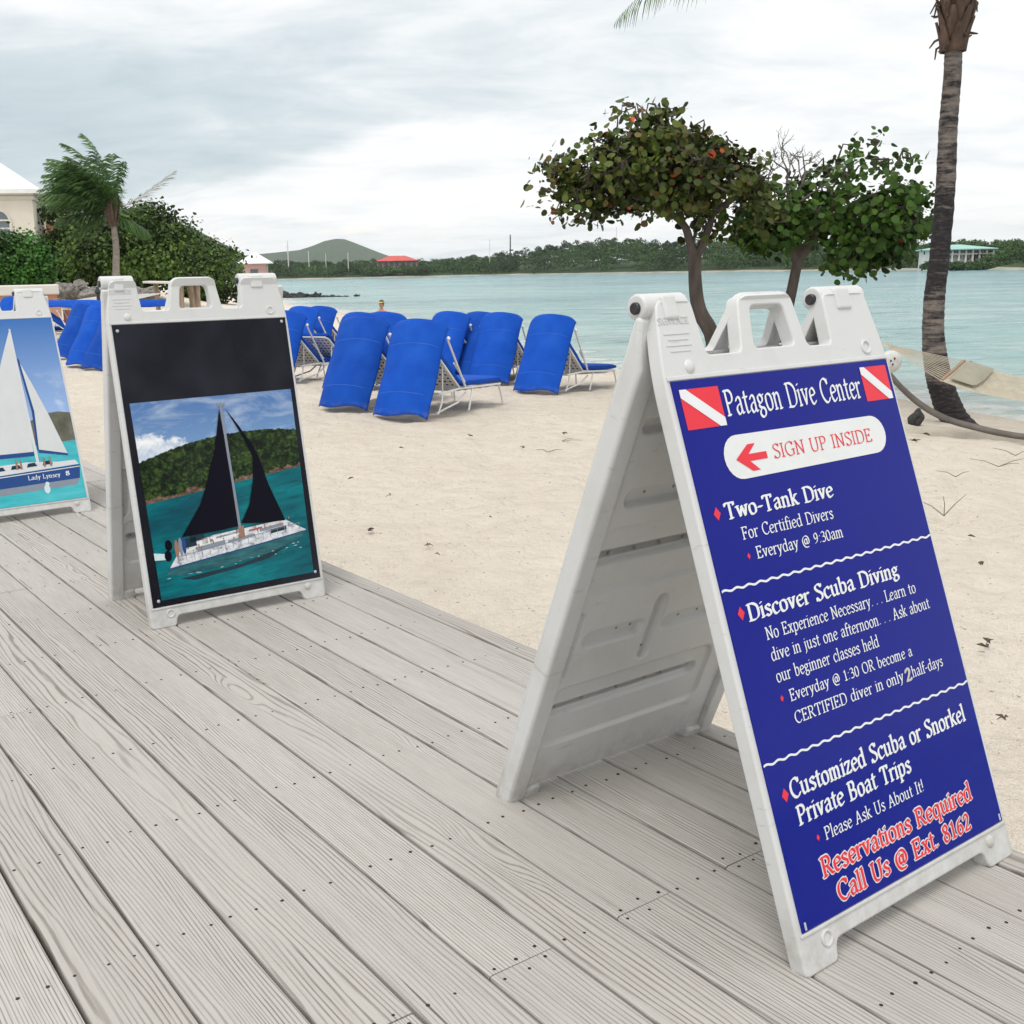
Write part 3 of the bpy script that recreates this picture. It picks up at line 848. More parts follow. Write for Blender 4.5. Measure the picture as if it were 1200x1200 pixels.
co = obj_co(t); n1 = t.noise(t.scale(co, (9, 1, 50)), 1.0, 5, .65); t.put(b.inputs['Base Color'], t.mix(t.mapr(n1, .35, .65), (.010, .065, .085), (.04, .17, .185))); b.inputs['Roughness'].default_value = .17; b.inputs['Specular IOR Level'].default_value = .18
m_pgrey = flat('printed grey', (.22, .25, .30), .15); m_pred = flat('printed red', (.40, .09, .09), .15); m_pskin = flat('printed figures', (.30, .17, .12), .15)
m_pdark = flat('printed shadow', (.008, .03, .045), .15); m_pshore = simple('printed rocky shore', (.15, .095, .07), .15, .75, 70, spec=.2)
m_pnavy = flat('printed navy stripe', (.015, .06, .22), .15); m_pfoam = flat('printed foam', (.55, .68, .72), .15)
m_ptq, t, b = new_mat('printed bright lagoon')
co = obj_co(t); n1 = t.noise(t.scale(co, (5, 1, 26)), 1.0, 5, .6); t.put(b.inputs['Base Color'], t.mix(t.mapr(n1, .3, .7), (.01, .33, .40), (.07, .50, .54))); b.inputs['Roughness'].default_value = .15
m_psky2, t, b = new_mat('printed deep blue sky')
co = obj_co(t); n1 = t.noise(t.scale(co, (5, 1, 8)), 1.0, 5, .6, .3); zf = t.sep(co)[2]
c = t.mix(t.mapr(zf, .45, .98), (.30, .44, .70), (.045, .15, .42)); c = t.mix(t.math('MULTIPLY', t.mapr(n1, .52, .7), t.mapr(zf, .52, .75, .8, 0)), c, (.72, .76, .80))
t.put(b.inputs['Base Color'], c); b.inputs['Roughness'].default_value = .15; b.inputs['Specular IOR Level'].default_value = .2
m_psail2 = flat('printed pale sail', (.58, .60, .60), .15); m_psgrey = flat('printed dry hillside', (.12, .12, .09), .15, var=.4)


def seagrid(mb, c0, c1, c2, c3, y): mb.raw([(p[0], y, p[1]) for p in (c0, c1, c2, c3)], [(0, 1, 2, 3)])


# --- sign two: black sails
s2, fp = sign('sandwich_board', (-.6037, 3.5076, 0), .57636, .19877, 'white A-frame board with a poster of a black sailed catamaran under a black band', GS)
q = MB(); q.box((0, .0005, .5273), (.611, .006, .914)); po = q.build('catamaran_poster', m_pblack, fp)
L_ = lambda k: PY-.0004-.0004*k
# the printed view: sky, cumulus, wooded island, rocks and sea in one picture
m_view, t, b = new_mat('printed island view')
co = obj_co(t); u, _, v = t.sep(co)
hl = t.math('SUBTRACT', t.math('ADD', .603, t.math('MULTIPLY', u, .10)), t.math('MULTIPLY', t.math('MULTIPLY', u, u), .42))
sl = t.math('ADD', .436, t.math('MULTIPLY', u, .11))
n1 = t.noise(t.scale(co, (4.5, 1, 15)), 1.0, 8, .62, .5)
skyp = t.mix(t.mapr(v, .56, .74), (.17, .30, .52), (.075, .17, .40)); skyp = t.mix(t.math('MULTIPLY', t.mapr(n1, .46, .72), .8), skyp, (.50, .58, .68))
cn = t.noise(co, 17., 9, .62, .3); cn2 = t.noise(t.scale(co, (1, 1, 1), (0, 0, -.012)), 17., 9, .62, .3)
prof = t.math('SUBTRACT', t.math('SUBTRACT', .622, t.math('MULTIPLY', t.math('ABSOLUTE', t.math('ADD', u, .225)), .26)), v)
cm = t.mapr(t.math('ADD', t.math('MULTIPLY', prof, 9.), t.math('SUBTRACT', cn, .42)), -.02, .16, 0, 1, True)
cm = t.math('MULTIPLY', cm, t.mapr(u, -.06, -.0, 1, 0, True))
cc = t.mix(t.mapr(t.math('SUBTRACT', cn, cn2), -.10, .10), (.48, .55, .66), (.86, .87, .88)); cc = t.mix(t.mapr(v, .56, .61, .5, 0), cc, (.42, .52, .66))
c = t.mix(cm, skyp, cc)
vo = t.add('ShaderNodeTexVoronoi', feature='F1'); vo.inputs['Scale'].default_value = 62.; t.put(vo.inputs['Vector'], t.mix(.05, co, t.noise(co, 40., 3, out='Color')))
hn = t.noise(t.scale(co, (1, 1, 1.5)), 16., 6, .68); hf = t.noise(co, 190., 3, .7)
ht = t.math('ADD', t.math('MULTIPLY', hn, .75), t.math('MULTIPLY', hf, .28)); ht = t.math('SUBTRACT', ht, t.math('MULTIPLY', vo.outputs['Distance'], .38))
hc = t.ramp(ht, [(.18, (.003, .007, .003)), (.33, (.013, .029, .007)), (.46, (.040, .075, .015)), (.60, (.10, .15, .035))])
nb = t.noise(co, 70., 4, .65)
hm = t.mapr(t.math('ADD', t.math('SUBTRACT', hl, v), t.math('MULTIPLY', t.math('SUBTRACT', nb, .5), .016)), -.0008, .0012)
c = t.mix(hm, c, hc)
rn = t.noise(t.scale(co, (1, 1, 1.6)), 48., 5, .7)
rm = t.mapr(t.math('SUBTRACT', t.math('ADD', sl, t.math('MULTIPLY', t.math('SUBTRACT', t.noise(co, 22., 4, .6), .36), .075)), v), -.001, .002)
c = t.mix(rm, c, t.ramp(rn, [(.3, (.03, .018, .014)), (.5, (.13, .075, .052)), (.7, (.30, .20, .15))]))
w1 = t.noise(t.comb(t.math('MULTIPLY', u, 9.), 0., t.math('MULTIPLY', t.math('SUBTRACT', v, t.math('MULTIPLY', u, .10)), 55.)), 1.0, 6, .65)
w2 = t.noise(t.comb(t.math('MULTIPLY', u, 3.), 3., t.math('MULTIPLY', t.math('SUBTRACT', v, t.math('MULTIPLY', u, .10)), 12.)), 1.0, 4, .6)
sc_ = t.mix(t.mapr(w2, .35, .65), (.0, .075, .105), (.0, .19, .215)); sc_ = t.mix(t.math('MULTIPLY', t.mapr(w1, .48, .68), .65), sc_, (.002, .035, .055)); sc_ = t.mix(t.math('MULTIPLY', t.mapr(w1, .30, .40, 1, 0), .35), sc_, (.03, .30, .31))
c = t.mix(t.mapr(t.math('SUBTRACT', sl, v), -.0005, .001), c, sc_)
t.put(b.inputs['Base Color'], c); b.inputs['Roughness'].default_value = .17; b.inputs['Specular IOR Level'].default_value = .18
ngon_obj('island_print', [(-.2745, .090), (.2815, .092), (.2895, .737), (-.2855, .733)], L_(0), m_view, po)
ngon_obj('shadow_print', [(-.20, .150), (.02, .165), (.2, .20), (.12, .168), (.0, .152), (-.15, .138)], L_(1), m_pdark, po)
ngon_obj('hull_print', [(-.246, .168), (-.20, .160), (-.05, .168), (.12, .186), (.245, .218), (.276, .243), (.1, .222), (-.08, .204), (-.232, .188)], L_(3), m_phull2, po)
ngon_obj('deck_print', [(-.232, .189), (-.08, .205), (.1, .223), (.276, .244), (.245, .262), (.20, .291), (.08, .284), (-.06, .276), (-.16, .262), (-.196, .236)], L_(4), m_pdeck2, po)
for i, (a, b2, c_, d_, mm) in enumerate([(-.13, .228, .10, .016, m_pgrey), (-.02, .240, .10, .010, m_pgrey), (.10, .262, .09, .010, m_pgrey), (-.15, .262, .05, .022, m_pdark), (.022, .250, .022, .040, m_pskin), (.14, .250, .06, .014, m_pdark), (-.06, .262, .08, .006, m_pgrey), (-.17, .246, .04, .030, m_pdark), (-.11, .250, .02, .020, m_pskin), (.06, .268, .05, .006, m_pred)]):
    ngon_obj('fitting_print', [(a, b2), (a+c_, b2+c_*.10), (a+c_, b2+d_+c_*.10), (a, b2+d_)], L_(5), mm, po)
q = MB()
for i in range(26):
    a = random.uniform(-.17, .22); h_ = .225+(a+.17)*.13+random.uniform(.0, .02); w_ = random.uniform(.0025, .0045); e_ = random.uniform(.007, .014)
    poly(q, [(a, h_), (a+w_*.8, h_), (a+w_*1.1, h_+e_*.7), (a+w_*.7, h_+e_), (a+w_*.3, h_+e_), (a-w_*.1, h_+e_*.7)], L_(6)-i*1e-5)
q.build('figure_pattern', m_pskin, po)
for i, (dx, dz, mm) in enumerate(((.0, .012, m_psail), (-.006, -.022, m_psail), (.026, -.004, m_pskin), (.040, .002, m_pgrey), (.052, .006, m_pnavy))):
    q = MB(); disc_poly(q, -.226+dx, .252+dz, .012 if i < 2 else .007, .018 if i < 2 else .030, L_(5)-i*2e-5, 18); q.build('fender_print', mm, po)
q = MB()
for i in range(17):
    a = -.20+.028*i; zz = .196+.112*(a+.232); poly(q, [(a, zz), (a+.0016, zz), (a+.0016, zz+.022), (a, zz+.022)], L_(6))
poly(q, [(-.20, .222), (.25, .272), (.25, .2735), (-.20, .2235)], L_(6)-1e-5)
q.build('railing_pattern', m_pgrey, po)
ngon_obj('cabin_print', [(-.12, .243), (.01, .258), (.03, .268), (-.02, .276), (-.10, .268), (-.13, .256)], L_(5), m_lwhite, po)
ngon_obj('hull_line_print', [(-.236, .186), (-.08, .202), (.1, .220), (.274, .2415), (.274, .244), (.1, .2235), (-.08, .2055), (-.233, .1895)], L_(5), m_pnavy, po)
ngon_obj('mast_print', [(.017, .700), (.026, .700), (.034, .285), (.024, .285)], L_(6), m_pgrey, po)
ngon_obj('main_sail', [(.014, .690), (-.02, .56), (-.07, .44), (-.10, .38), (-.178, .284), (-.05, .287), (.024, .292), (.022, .45), (.018, .60)], L_(7), m_psail, po)
ngon_obj('jib_sail', [(.036, .690), (.075, .630), (.115, .560), (.132, .522), (.155, .420), (.200, .288), (.12, .290), (.036, .300), (.075, .36), (.10, .44), (.112, .52), (.09, .58)], L_(7), m_psail, po)
ngon_obj('mast_head', [(.010, .700), (.034, .700), (.038, .712), (.028, .706), (.022, .713), (.014, .706), (.006, .712)], L_(7), m_pgrey, po)
ngon_obj('wake_print', [(-.278, .222), (-.235, .218), (-.23, .236), (-.278, .246)], L_(2), m_pfoam, po)
q = MB()
for i in range(26):
    a = random.uniform(-.25, .25); zz = .175+.09*(a+.25)-random.uniform(.012, .035); w_ = random.uniform(.008, .02)
    poly(q, [(a, zz), (a+w_, zz+.001), (a+w_*.6, zz+.0028)], L_(2)-i*1e-5)
q.build('ripple', m_pfoam, po)
for (u_, v_) in ((-.290, .965), (.290, .972), (-.285, .090), (.288, .092)):
    q = MB(); q.ball((u_, PY-.001, v_), .0055, 10, 6, (1, .5, 1)); q.build('poster_screw', m_clear, po, smooth=True)

# --- sign three: the pale catamaran, at the edge of the frame
s3, fp = sign('sandwich_board', (-1.8708, 5.0332, 0), .60632, .34244, 'white A-frame board with a poster of a white sailed blue hulled catamaran', GS)
q = MB(); q.box((0, .0005, .5273), (.611, .006, .914)); po = q.build('catamaran_poster', m_psky2, fp)
ngon_obj('sea_print', [(-.3055, .0705), (.3055, .0705), (.3055, .360), (-.3055, .345)], L_(0), m_ptq, po)
ngon_obj('hill_print', [(.10, .352), (.3055, .362), (.3055, .500), (.25, .510), (.18, .505), (.10, .470)], L_(1), m_psgrey, po)
ngon_obj('deck_print', [(-.3055, .215), (.297, .240), (.285, .262), (.2, .262), (.05, .275), (-.15, .270), (-.3055, .28)], L_(1), m_pdeck, po)
ngon_obj('hull_print', [(-.3055, .155), (.290, .170), (.303, .238), (-.3055, .214)], L_(2), m_pnavy, po)
ngon_obj('hull_stripe', [(-.3055, .205), (.30, .226), (.30, .230), (-.3055, .210)], L_(3), m_pdeck, po)
ngon_obj('hull_reflection', [(-.3055, .120), (.27, .140), (.290, .170), (-.3055, .155)], L_(1), m_pgrey, po)
for i in range(6):
    a = -.25+i*.075; ngon_obj('cabin_window', [(a, .238+.003*i), (a+.05, .240+.003*i), (a+.04, .258+.003*i), (a+.008, .256+.003*i)], L_(3), m_pdark, po)
ngon_obj('main_sail', [(.092, .925), (.055, .84), (-.02, .66), (-.13, .47), (-.24, .325), (.095, .322), (.10, .55)], L_(3), m_psail2, po)
ngon_obj('mast_print', [(.092, .935), (.100, .935), (.112, .26), (.098, .26)], L_(4), m_pdeck, po)
ngon_obj('jib_sail', [(.108, .78), (.150, .66), (.20, .50), (.255, .295), (.19, .300), (.118, .330), (.13, .52)], L_(3), m_psail2, po)
ngon_obj('sail_edge', [(.104, .79), (.112, .78), (.136, .52), (.122, .33), (.114, .33), (.124, .52)], L_(4), m_pnavy, po)
ngon_obj('sail_foot', [(.118, .332), (.255, .298), (.255, .288), (.118, .316)], L_(4), m_pnavy, po)
ngon_obj('sail_foot', [(-.24, .326), (.095, .323), (.095, .303), (-.24, .306)], L_(4), m_pnavy, po)
q = MB(); text_shape(q, 'Lady Lynsey', .045, .188, .020, .155, 9, 2.6, 24, L_(4)); q.build('boat_name', m_lwhite, po)
q = MB(); text_shape(q, '8', .225, .190, .022, .022, 12, 4, 24, L_(4)); q.build('hull_mark', m_lwhite, po)
q = MB(); disc_poly(q, .125, .135, .014, .022, L_(2)); disc_poly(q, .130, .160, .010, .010, L_(2)-2e-5); q.build('emblem_print', m_pfoam, po)
q = MB()
for a in (.13, .16, .0, .02): poly(q, [(a, .245), (a+.010, .245), (a+.008, .292), (a+.002, .292)], L_(5))
q.build('figure_pattern', m_pskin, po)

# ------------------------------------------------------------------ far land
def leaf_mat(name, cols, rough=.5, spec=.35, clump=.6, trans=.0):
    m, t, b = new_mat(name)
    r = t.add('ShaderNodeNewGeometry').outputs['Random Per Island']
    k = len(cols); c = t.ramp(r, [(i/(k-1), q) for i, q in enumerate(cols)])
    n = t.noise(obj_co(t), clump, 3)
    f = t.mapr(n, .35, .65, .55, 1.4); c = t.mix(1., c, t.comb(f, f, f), 'MULTIPLY')
    t.put(b.inputs['Base Color'], c); b.inputs['Roughness'].default_value = rough; b.inputs['Specular IOR Level'].default_value = spec
    return m


m_bush = leaf_mat('far scrub leaves', [(.026, .056, .018), (.042, .086, .024), (.062, .118, .034), (.034, .066, .028)], .7, .15, .05)
m_shore = simple('pale far beach', (.31, .285, .235), .9, .35, .15)
m_hill, t, b = new_mat('scrub covered hill')
co = obj_co(t); n1 = t.noise(co, .06, 6, .7); n2 = t.noise(co, .012, 4, .6)
c = t.ramp(n1, [(.3, (.020, .040, .020)), (.5, (.038, .072, .030)), (.7, (.065, .10, .045))])
c = t.mix(t.math('MULTIPLY', t.mapr(n2, .5, .7), .4), c, (.085, .095, .055))
t.put(b.inputs['Base Color'], c); b.inputs['Roughness'].default_value = .9; b.inputs['Specular IOR Level'].default_value = .1
t.put(b.inputs['Normal'], t.bump(n1, .8, 6.))


def bush_cloud(centres, radii, nleaf, leaf, m, name, flat_=.85, seed=1):
    """many small leaf faces over and inside domes; centres (n,3), radii (n,)"""
    r = np.random.default_rng(seed); V = []; k = len(centres)
    cnt = np.maximum((nleaf*np.ones(k)).astype(int), 8); C = np.repeat(centres, cnt, 0); R = np.repeat(radii, cnt)
    n = len(C); d = r.normal(size=(n, 3)); d /= np.linalg.norm(d, axis=1)[:, None]; d[:, 2] = np.abs(d[:, 2])*1.0-.25
    rad = R*(.55+.5*r.random(n)**.6)
    P = C+d*rad[:, None]*np.array([1, 1, flat_])
    nr = d+r.normal(size=(n, 3))*.55; nr /= np.linalg.norm(nr, axis=1)[:, None]
    a = np.cross(nr, r.normal(size=(n, 3))); a /= np.linalg.norm(a, axis=1)[:, None]; b_ = np.cross(nr, a)
    L = (leaf*(.6+.8*r.random(n)))[:, None] if np.isscalar(leaf) else (np.repeat(leaf, cnt)*(.6+.8*r.random(n)))[:, None]
    V = np.stack([P-a*L, P-b_*L*.55, P+a*L, P+b_*L*.55], 1).reshape(-1, 3)
    Fq = np.arange(len(V)).reshape(-1, 4)
    return np_mesh(name, V, Fq, m, smooth=False)


# distance of the far beach at some picture columns, height of the scrub there (metres)
FAR = [(-900, 470., 7.5), (150, 430., 7), (330, 414., 6.8), (500, 418., 6.2), (600, 415., 8.5), (640, 395., 10.5), (700, 365., 11.2), (760, 340., 10.5), (820, 318., 9.4), (900, 291., 7.2),
       (1000, 255., 6.2), (1100, 222., 5.6), (1200, 189., 4.6), (1500, 140., 4.5), (1900, 110., 5)]
fx = np.array([(p[0]-CX)/F for p in FAR]); fy = np.array([p[1] for p in FAR]); fh = np.array([p[2] for p in FAR])
TX = np.linspace(fx[0], fx[-1], 140); FY = np.interp(TX, fx, fy); FH = np.interp(TX, fx, fh)
q = MB(); vs = []
rows = [(-.5, ZW-.4), (0, ZW+.02), (3, ZW+.45), (5, ZW+.7), (25, ZW+1.6), (120, ZW+5), (500, ZW+3)]
for tx, Yd in zip(TX, FY):
    for dy, zz in rows:
        yy = Yd+dy+(random.uniform(-1.2, 1.2) if dy < 10 else 0); vs.append((tx*yy, yy, zz+(random.uniform(-.1, .1) if 0 < dy else 0)))
k = len(rows)
q.raw(vs, [(i*k+j, (i+1)*k+j, (i+1)*k+j+1, i*k+j+1) for i in range(len(TX)-1) for j in range(k-1)])
q.mi = [0 if f_ % (k-1) < 2 else 1 for f_ in range(len(q.f))]
o = q.build('far_shore_land', [m_shore, m_hill], smooth=True); tag(o, kind='structure')
cs = []; rs = []; lf = []
for i in range(3400):
    tx = random.uniform(fx[0]*.6, fx[-1]*.8); Yd = float(np.interp(tx, fx, fy)); H = float(np.interp(tx, fx, fh))
    dep = random.random()**.8
    yy = Yd+6+dep*45; top = (H*(.50+.50*dep)+ZW+1)*(yy/Yd)**.6*random.uniform(.82, 1.03); r_ = random.uniform(1.2, 2.6)*(.55+.45*Yd/400)
    n_lev = 1
    cs.append((tx*yy, yy, top-r_*.8)); rs.append(r_); lf.append(.34*(.5+.5*Yd/400))
    if random.random() < .6: cs.append((tx*yy, yy-1, top-r_*2)); rs.append(r_*1.15); lf.append(.36*(.5+.5*Yd/400))
for px0, px1, row, Yb in ((425, 505, 311.5, 424.), (1085, 1185, 304.5, 209.)):
    for i in range(70):
        p = at_y(random.uniform(px0, px1), row+random.uniform(-.8, 4), Yb+random.uniform(-2, 2)); r_ = 1.9*(.4+.6*Yb/400)
        cs.append((p.x, p.y, p.z-r_*.8)); rs.append(r_); lf.append(.34*(.4+.6*Yb/400))
o = bush_cloud(np.array(cs), np.array(rs), 62, np.array(lf), m_bush, 'far_treeline', seed=3); tag(o, kind='stuff')


def hill(name, prof, Yc, depth, base=-1., nx=120, ny=26, rough_=1.):
    """prof: (px column, px row) skyline; real height field with its crest at distance Yc"""
    px = [p[0] for p in prof]; tops = [at_y(p[0], p[1], Yc).z for p in prof]; xs_ = [at_y(p[0], p[1], Yc).x for p in prof]
    X_ = np.linspace(xs_[0], xs_[-1], nx); T_ = np.interp(X_, xs_, tops)
    q = MB(); vs = []
    for j in range(ny+1):
        s = -1+2*j/ny
        for x_, tp in zip(X_, T_):
            f = max(0., 1-abs(s)**1.35)
            nz_ = mnoise.noise((x_/90, s*4, 3.3))*.07+mnoise.noise((x_/28, s*11, 1.3))*.02*rough_
            if f > .97: nz_ *= .25
            vs.append((x_, Yc+s*depth, base+(tp-base)*max(0, f*(1+nz_))))
    q.raw(vs, [(j*nx+i, j*nx+i+1, (j+1)*nx+i+1, (j+1)*nx+i) for j in range(ny) for i in range(nx-1)])
    o = q.build(name, m_hill, smooth=True); tag(o, kind='structure'); return o


hill('mountain', [(120, 300), (250, 303), (300, 298), (350, 293), (366, 288), (380, 282), (394, 279.5), (404, 280), (415, 284), (432, 291), (450, 298), (470, 304), (500, 311)], 2600., 420.)
hill('hill', [(-300, 250), (-120, 240), (20, 236), (120, 240), (170, 247), (205, 258), (228, 268), (255, 282), (285, 298), (305, 311), (330, 324)], 640., 150., rough_=2)

# ------------------------------------------------------------------ foliage builders
m_bark = simple('grey brown bark', (.085, .068, .057), .9, .4, 9, bump=.7, bscale=26, stretch=(1, 1, .35))
m_grape = leaf_mat('sea grape leaves', [(.026, .044, .010), (.050, .074, .012), (.080, .100, .015), (.036, .060, .014), (.090, .090, .018), (.045, .075, .012), (.060, .088, .015), (.11, .070, .020)], .5, .2, .9)
m_grape2 = leaf_mat('fresh sea grape leaves', [(.024, .058, .010), (.045, .100, .014), (.065, .140, .018), (.034, .078, .014), (.090, .155, .022), (.05, .11, .016)], .5, .2, .9)
m_redleaf = leaf_mat('red sea grape leaves', [(.35, .030, .018), (.42, .10, .02), (.22, .022, .022)], .4, .4)
m_yleaf = leaf_mat('broad green leaves', [(.020, .042, .010), (.050, .098, .016), (.115, .190, .030), (.030, .060, .014)], .55, .2, .5)
m_hedge = leaf_mat('bright hedge leaves', [(.022, .080, .008), (.036, .125, .012), (.055, .165, .018)], .5, .3, .6)
m_twig = simple('bare grey twigs', (.15, .125, .11), .9, .3, 12)


def leaf_discs(P, Nrm, size, ns=7, cup=.12, seed=2, oval=1.):
    r = np.random.default_rng(seed); n = len(P)
    Nrm = Nrm/np.linalg.norm(Nrm, axis=1)[:, None]
    a = np.cross(Nrm, r.normal(size=(n, 3))); a /= np.linalg.norm(a, axis=1)[:, None]; b_ = np.cross(Nrm, a)
    th = np.arange(ns)*2*PI/ns
    ring = P[:, None]+size[:, None, None]*(a[:, None]*np.cos(th)[None, :, None]+b_[:, None]*np.sin(th)[None, :, None]*oval)
    ring = ring+Nrm[:, None]*(cup*size)[:, None, None]*(np.cos(2*th)[None, :, None])
    return ring.reshape(-1, 3), np.arange(n*ns).reshape(n, ns)


def limb(q, pts, r0, r1, n=8):
    pts = catmull(pts, 4); k = len(pts); q.tube(pts, [r0+(r1-r0)*i/(k-1) for i in range(k)], n)


def grape_tree(name, label, base, trunk, blobs, leafm, nclump, leaf, seed, reds=0, bare=None, r0=.16):
    """blobs: (centre, radii) world ellipsoids of the crown; trunk: list of limbs (points, r0, r1) in world"""
    root = empty(name, base); tag(root, label, 'tree', 'sea grape trees at the water'); rr = np.random.default_rng(seed); pr = random.Random(seed)
    B = Vector(base); q = MB(); tips = []
    for pts, a, b_ in trunk: limb(q, [Vector(p)-B for p in pts], a, b_); tips += [Vector(p) for p in pts[-2:]]
    vol = np.array([b2[1][0]*b2[1][1]*b2[1][2] for b2 in blobs]); pick = rr.choice(len(blobs), nclump, p=vol/vol.sum())
    LP = []; LN = []; LS = []; hubs = list(tips)
    for i in pick:
        c, rad = blobs[i]
        d = rr.normal(size=3); d /= np.linalg.norm(d); rho = rr.random()**.42
        p = Vector(c)+Vector((d[0]*rad[0], d[1]*rad[1], d[2]*rad[2]))*rho
        if mnoise.noise(p*1.25+Vector((seed, 0, 0))) < -.27: continue
        hub = min(hubs, key=lambda h: (h-p).length+(.6 if (h-p).length < .15 else 0))
        mid = hub.lerp(p, .5)+Vector((pr.uniform(-.1, .1), pr.uniform(-.1, .1), pr.uniform(-.05, .14)))
        q.tube([hub-B, mid-B, p-B], [.016, .011, .006], 5, False); hubs.append(mid)
        if len(hubs) < 240: hubs.append(p)
        out = (p-Vector(c)).normalized()
        for _ in range(pr.randint(7, 12)):
            o_ = Vector(rr.normal(size=3))*.115; o_.z *= .6
            LP.append(p+o_); nn_ = Vector(rr.normal(size=3))*.8+out*.6+Vector((0, -.25, .55)); LN.append(nn_); LS.append(leaf*pr.choice((.45, .6, .75, .9, 1.0, 1.1, 1.3)))
    q.build('trunk', m_bark, root, smooth=True)
    perm = rr.permutation(len(LP)); V, Fq = leaf_discs(np.array([p-B for p in LP])[perm], np.array(LN)[perm], np.array(LS)[perm], 8, .10, seed, .9)
    k = len(Fq); nred = reds
    np_mesh('crown', V[:(k-nred)*8], Fq[:k-nred], leafm, root, smooth=False)
    if nred: np_mesh('red_leaves', V[(k-nred)*8:], Fq[:nred], m_redleaf, root, smooth=False)
    if bare:
        q = MB()
        def tw(p, d, l, r_, dep):
            e = p+d*l; mid = p.lerp(e, .5)+Vector(rr.normal(size=3))*l*.10
            q.tube([p-B, mid-B, e-B], [r_, r_*.8, r_*.6], 5, False)
            if dep:
                for _ in range(pr.choice((2, 3, 3))):
                    nd = (d+Vector(rr.normal(size=3))*.62).normalized(); tw(p.lerp(e, pr.uniform(.5, 1.)), nd, l*pr.uniform(.5, .8), r_*.62, dep-1)
        for p, d, l in bare: tw(Vector(p), Vector(d).normalized(), l, .020, 4)
        q.build('bare_twigs', m_twig, root)
    return root


YT = 15.0


def A(px, py, Y=YT): return at_y(px, py, Y)


def E_(px, py, rx, ry, Y=YT, dz=None):
    k = Y/F; return (A(px, py, Y), (rx*k, (dz if dz else (rx+ry)*.5)*k, ry*k))


b1 = A(833, 430); b1.z = sz(b1.x, b1.y)-.05
grape_tree('sea_grape_tree', 'wind shaped sea grape tree with olive and some red leaves spreading widest of the pair', b1,
           [([b1, A(836, 400), A(820, 365), A(815, 335), A(814, 300)], .115, .085), ([A(814, 304), A(808, 282), A(800, 262), A(770, 238), A(735, 215)], .07, .026),
            ([A(815, 304), A(829, 272), A(836, 250), A(850, 215)], .062, .026), ([A(800, 262), A(790, 220), A(775, 175)], .045, .016), ([A(836, 250), A(870, 225), A(890, 212, 15.3)], .05, .02),
            ([A(770, 238), A(715, 232), A(665, 222)], .04, .014), ([b1, A(850, 415), A(862, 408)], .15, .05)],
           [E_(770, 165, 62, 26), E_(725, 205, 62, 34), E_(800, 205, 68, 42), E_(855, 220, 40, 40), E_(670, 215, 34, 22), E_(690, 245, 40, 15), E_(775, 240, 60, 18), E_(838, 262, 30, 22), E_(636, 226, 20, 8), E_(645, 235, 24, 12), E_(760, 136, 40, 10), E_(705, 165, 22, 14), E_(655, 195, 24, 14), E_(870, 195, 24, 14), E_(872, 245, 38, 40), E_(700, 250, 34, 12), E_(628, 228, 14, 5)],
           m_grape, 720, .049, 11, 55)
b2 = A(922, 432, 15.6); b2.z = sz(b2.x, b2.y)-.05
grape_tree('sea_grape_tree', 'fresh green sea grape tree with a bare twiggy top beside the palm', b2,
           [([b2, A(920, 400, 15.6), A(922, 370, 15.6), A(929, 335, 15.6), A(936, 300, 15.6)], .092, .07), ([A(935, 305, 15.6), A(915, 270, 15.6), A(895, 245, 15.6)], .07, .03),
            ([A(936, 302, 15.6), A(965, 265, 15.6), A(1000, 240, 15.6), A(1035, 225, 15.6)], .08, .03), ([A(936, 300, 15.6), A(935, 265, 15.6), A(928, 238, 15.6)], .06, .03), ([A(965, 265, 15.6), A(1010, 285, 15.6), A(1040, 295, 15.6)], .045, .02)],
           [E_(1000, 215, 52, 42, 15.6), E_(1030, 255, 52, 42, 15.6), E_(960, 240, 48, 42, 15.6), E_(905, 255, 48, 38, 15.6), E_(1010, 292, 58, 26, 15.6), E_(1070, 225, 22, 14, 15.6), E_(1000, 170, 26, 16, 15.6), E_(1045, 190, 26, 14, 15.6), E_(880, 280, 30, 20, 15.6), E_(1070, 265, 20, 20, 15.6), E_(965, 205, 22, 14, 15.6)],
           m_grape2, 760, .052, 23, 6,
           bare=[(A(925, 238, 15.6), (-.1, 0, 1), .46), (A(920, 245, 15.6), (-.8, .1, .55), .55), (A(930, 238, 15.6), (.35, .1, .9), .46), (A(925, 245, 15.6), (.7, 0, .5), .34), (A(912, 248, 15.6), (-.5, -.2, .8), .48)])


# ------------------------------------------------------------------ palms
m_palmbark, t, b = new_mat('ringed palm bark')
co = obj_co(t)
n0 = t.noise(t.scale(co, (2.5, 2.5, 22)), 1.0, 4, .65); n0b = t.noise(t.scale(co, (7, 7, 12)), 1.0, 5, .7); n2 = t.noise(t.scale(co, (14, 14, 46)), 1.0, 4, .65)
zz = t.sep(co)[2]
mid = t.math('MULTIPLY', t.mapr(zz, 1.2, 1.7, 0, 1, True), t.mapr(zz, 2.35, 3.0, 1, 0, True))
foot = t.mapr(zz, .25, .62, 1, 0, True)
th = t.math('SUBTRACT', t.math('ADD', t.math('MULTIPLY', n0, .6), t.math('MULTIPLY', n0b, .4)), t.math('ADD', t.math('MULTIPLY', mid, -.13), t.math('MULTIPLY', foot, -.24)))
c = t.mix(t.mapr(th, .44, .58, 0, 1), (.22, .185, .165), (.014, .012, .016))
c = t.mix(t.math('MULTIPLY', t.mapr(n2, .45, .7), .55), c, (.09, .075, .068))
t.put(b.inputs['Base Color'], c); b.inputs['Roughness'].default_value = .9
t.put(b.inputs['Normal'], t.bump(t.math('ADD', n0, n2), .9, .012))
m_boot = simple('brown palm sheath', (.115, .072, .052), .9, .55, 9, bump=.8, bscale=40, stretch=(1, 1, .4))
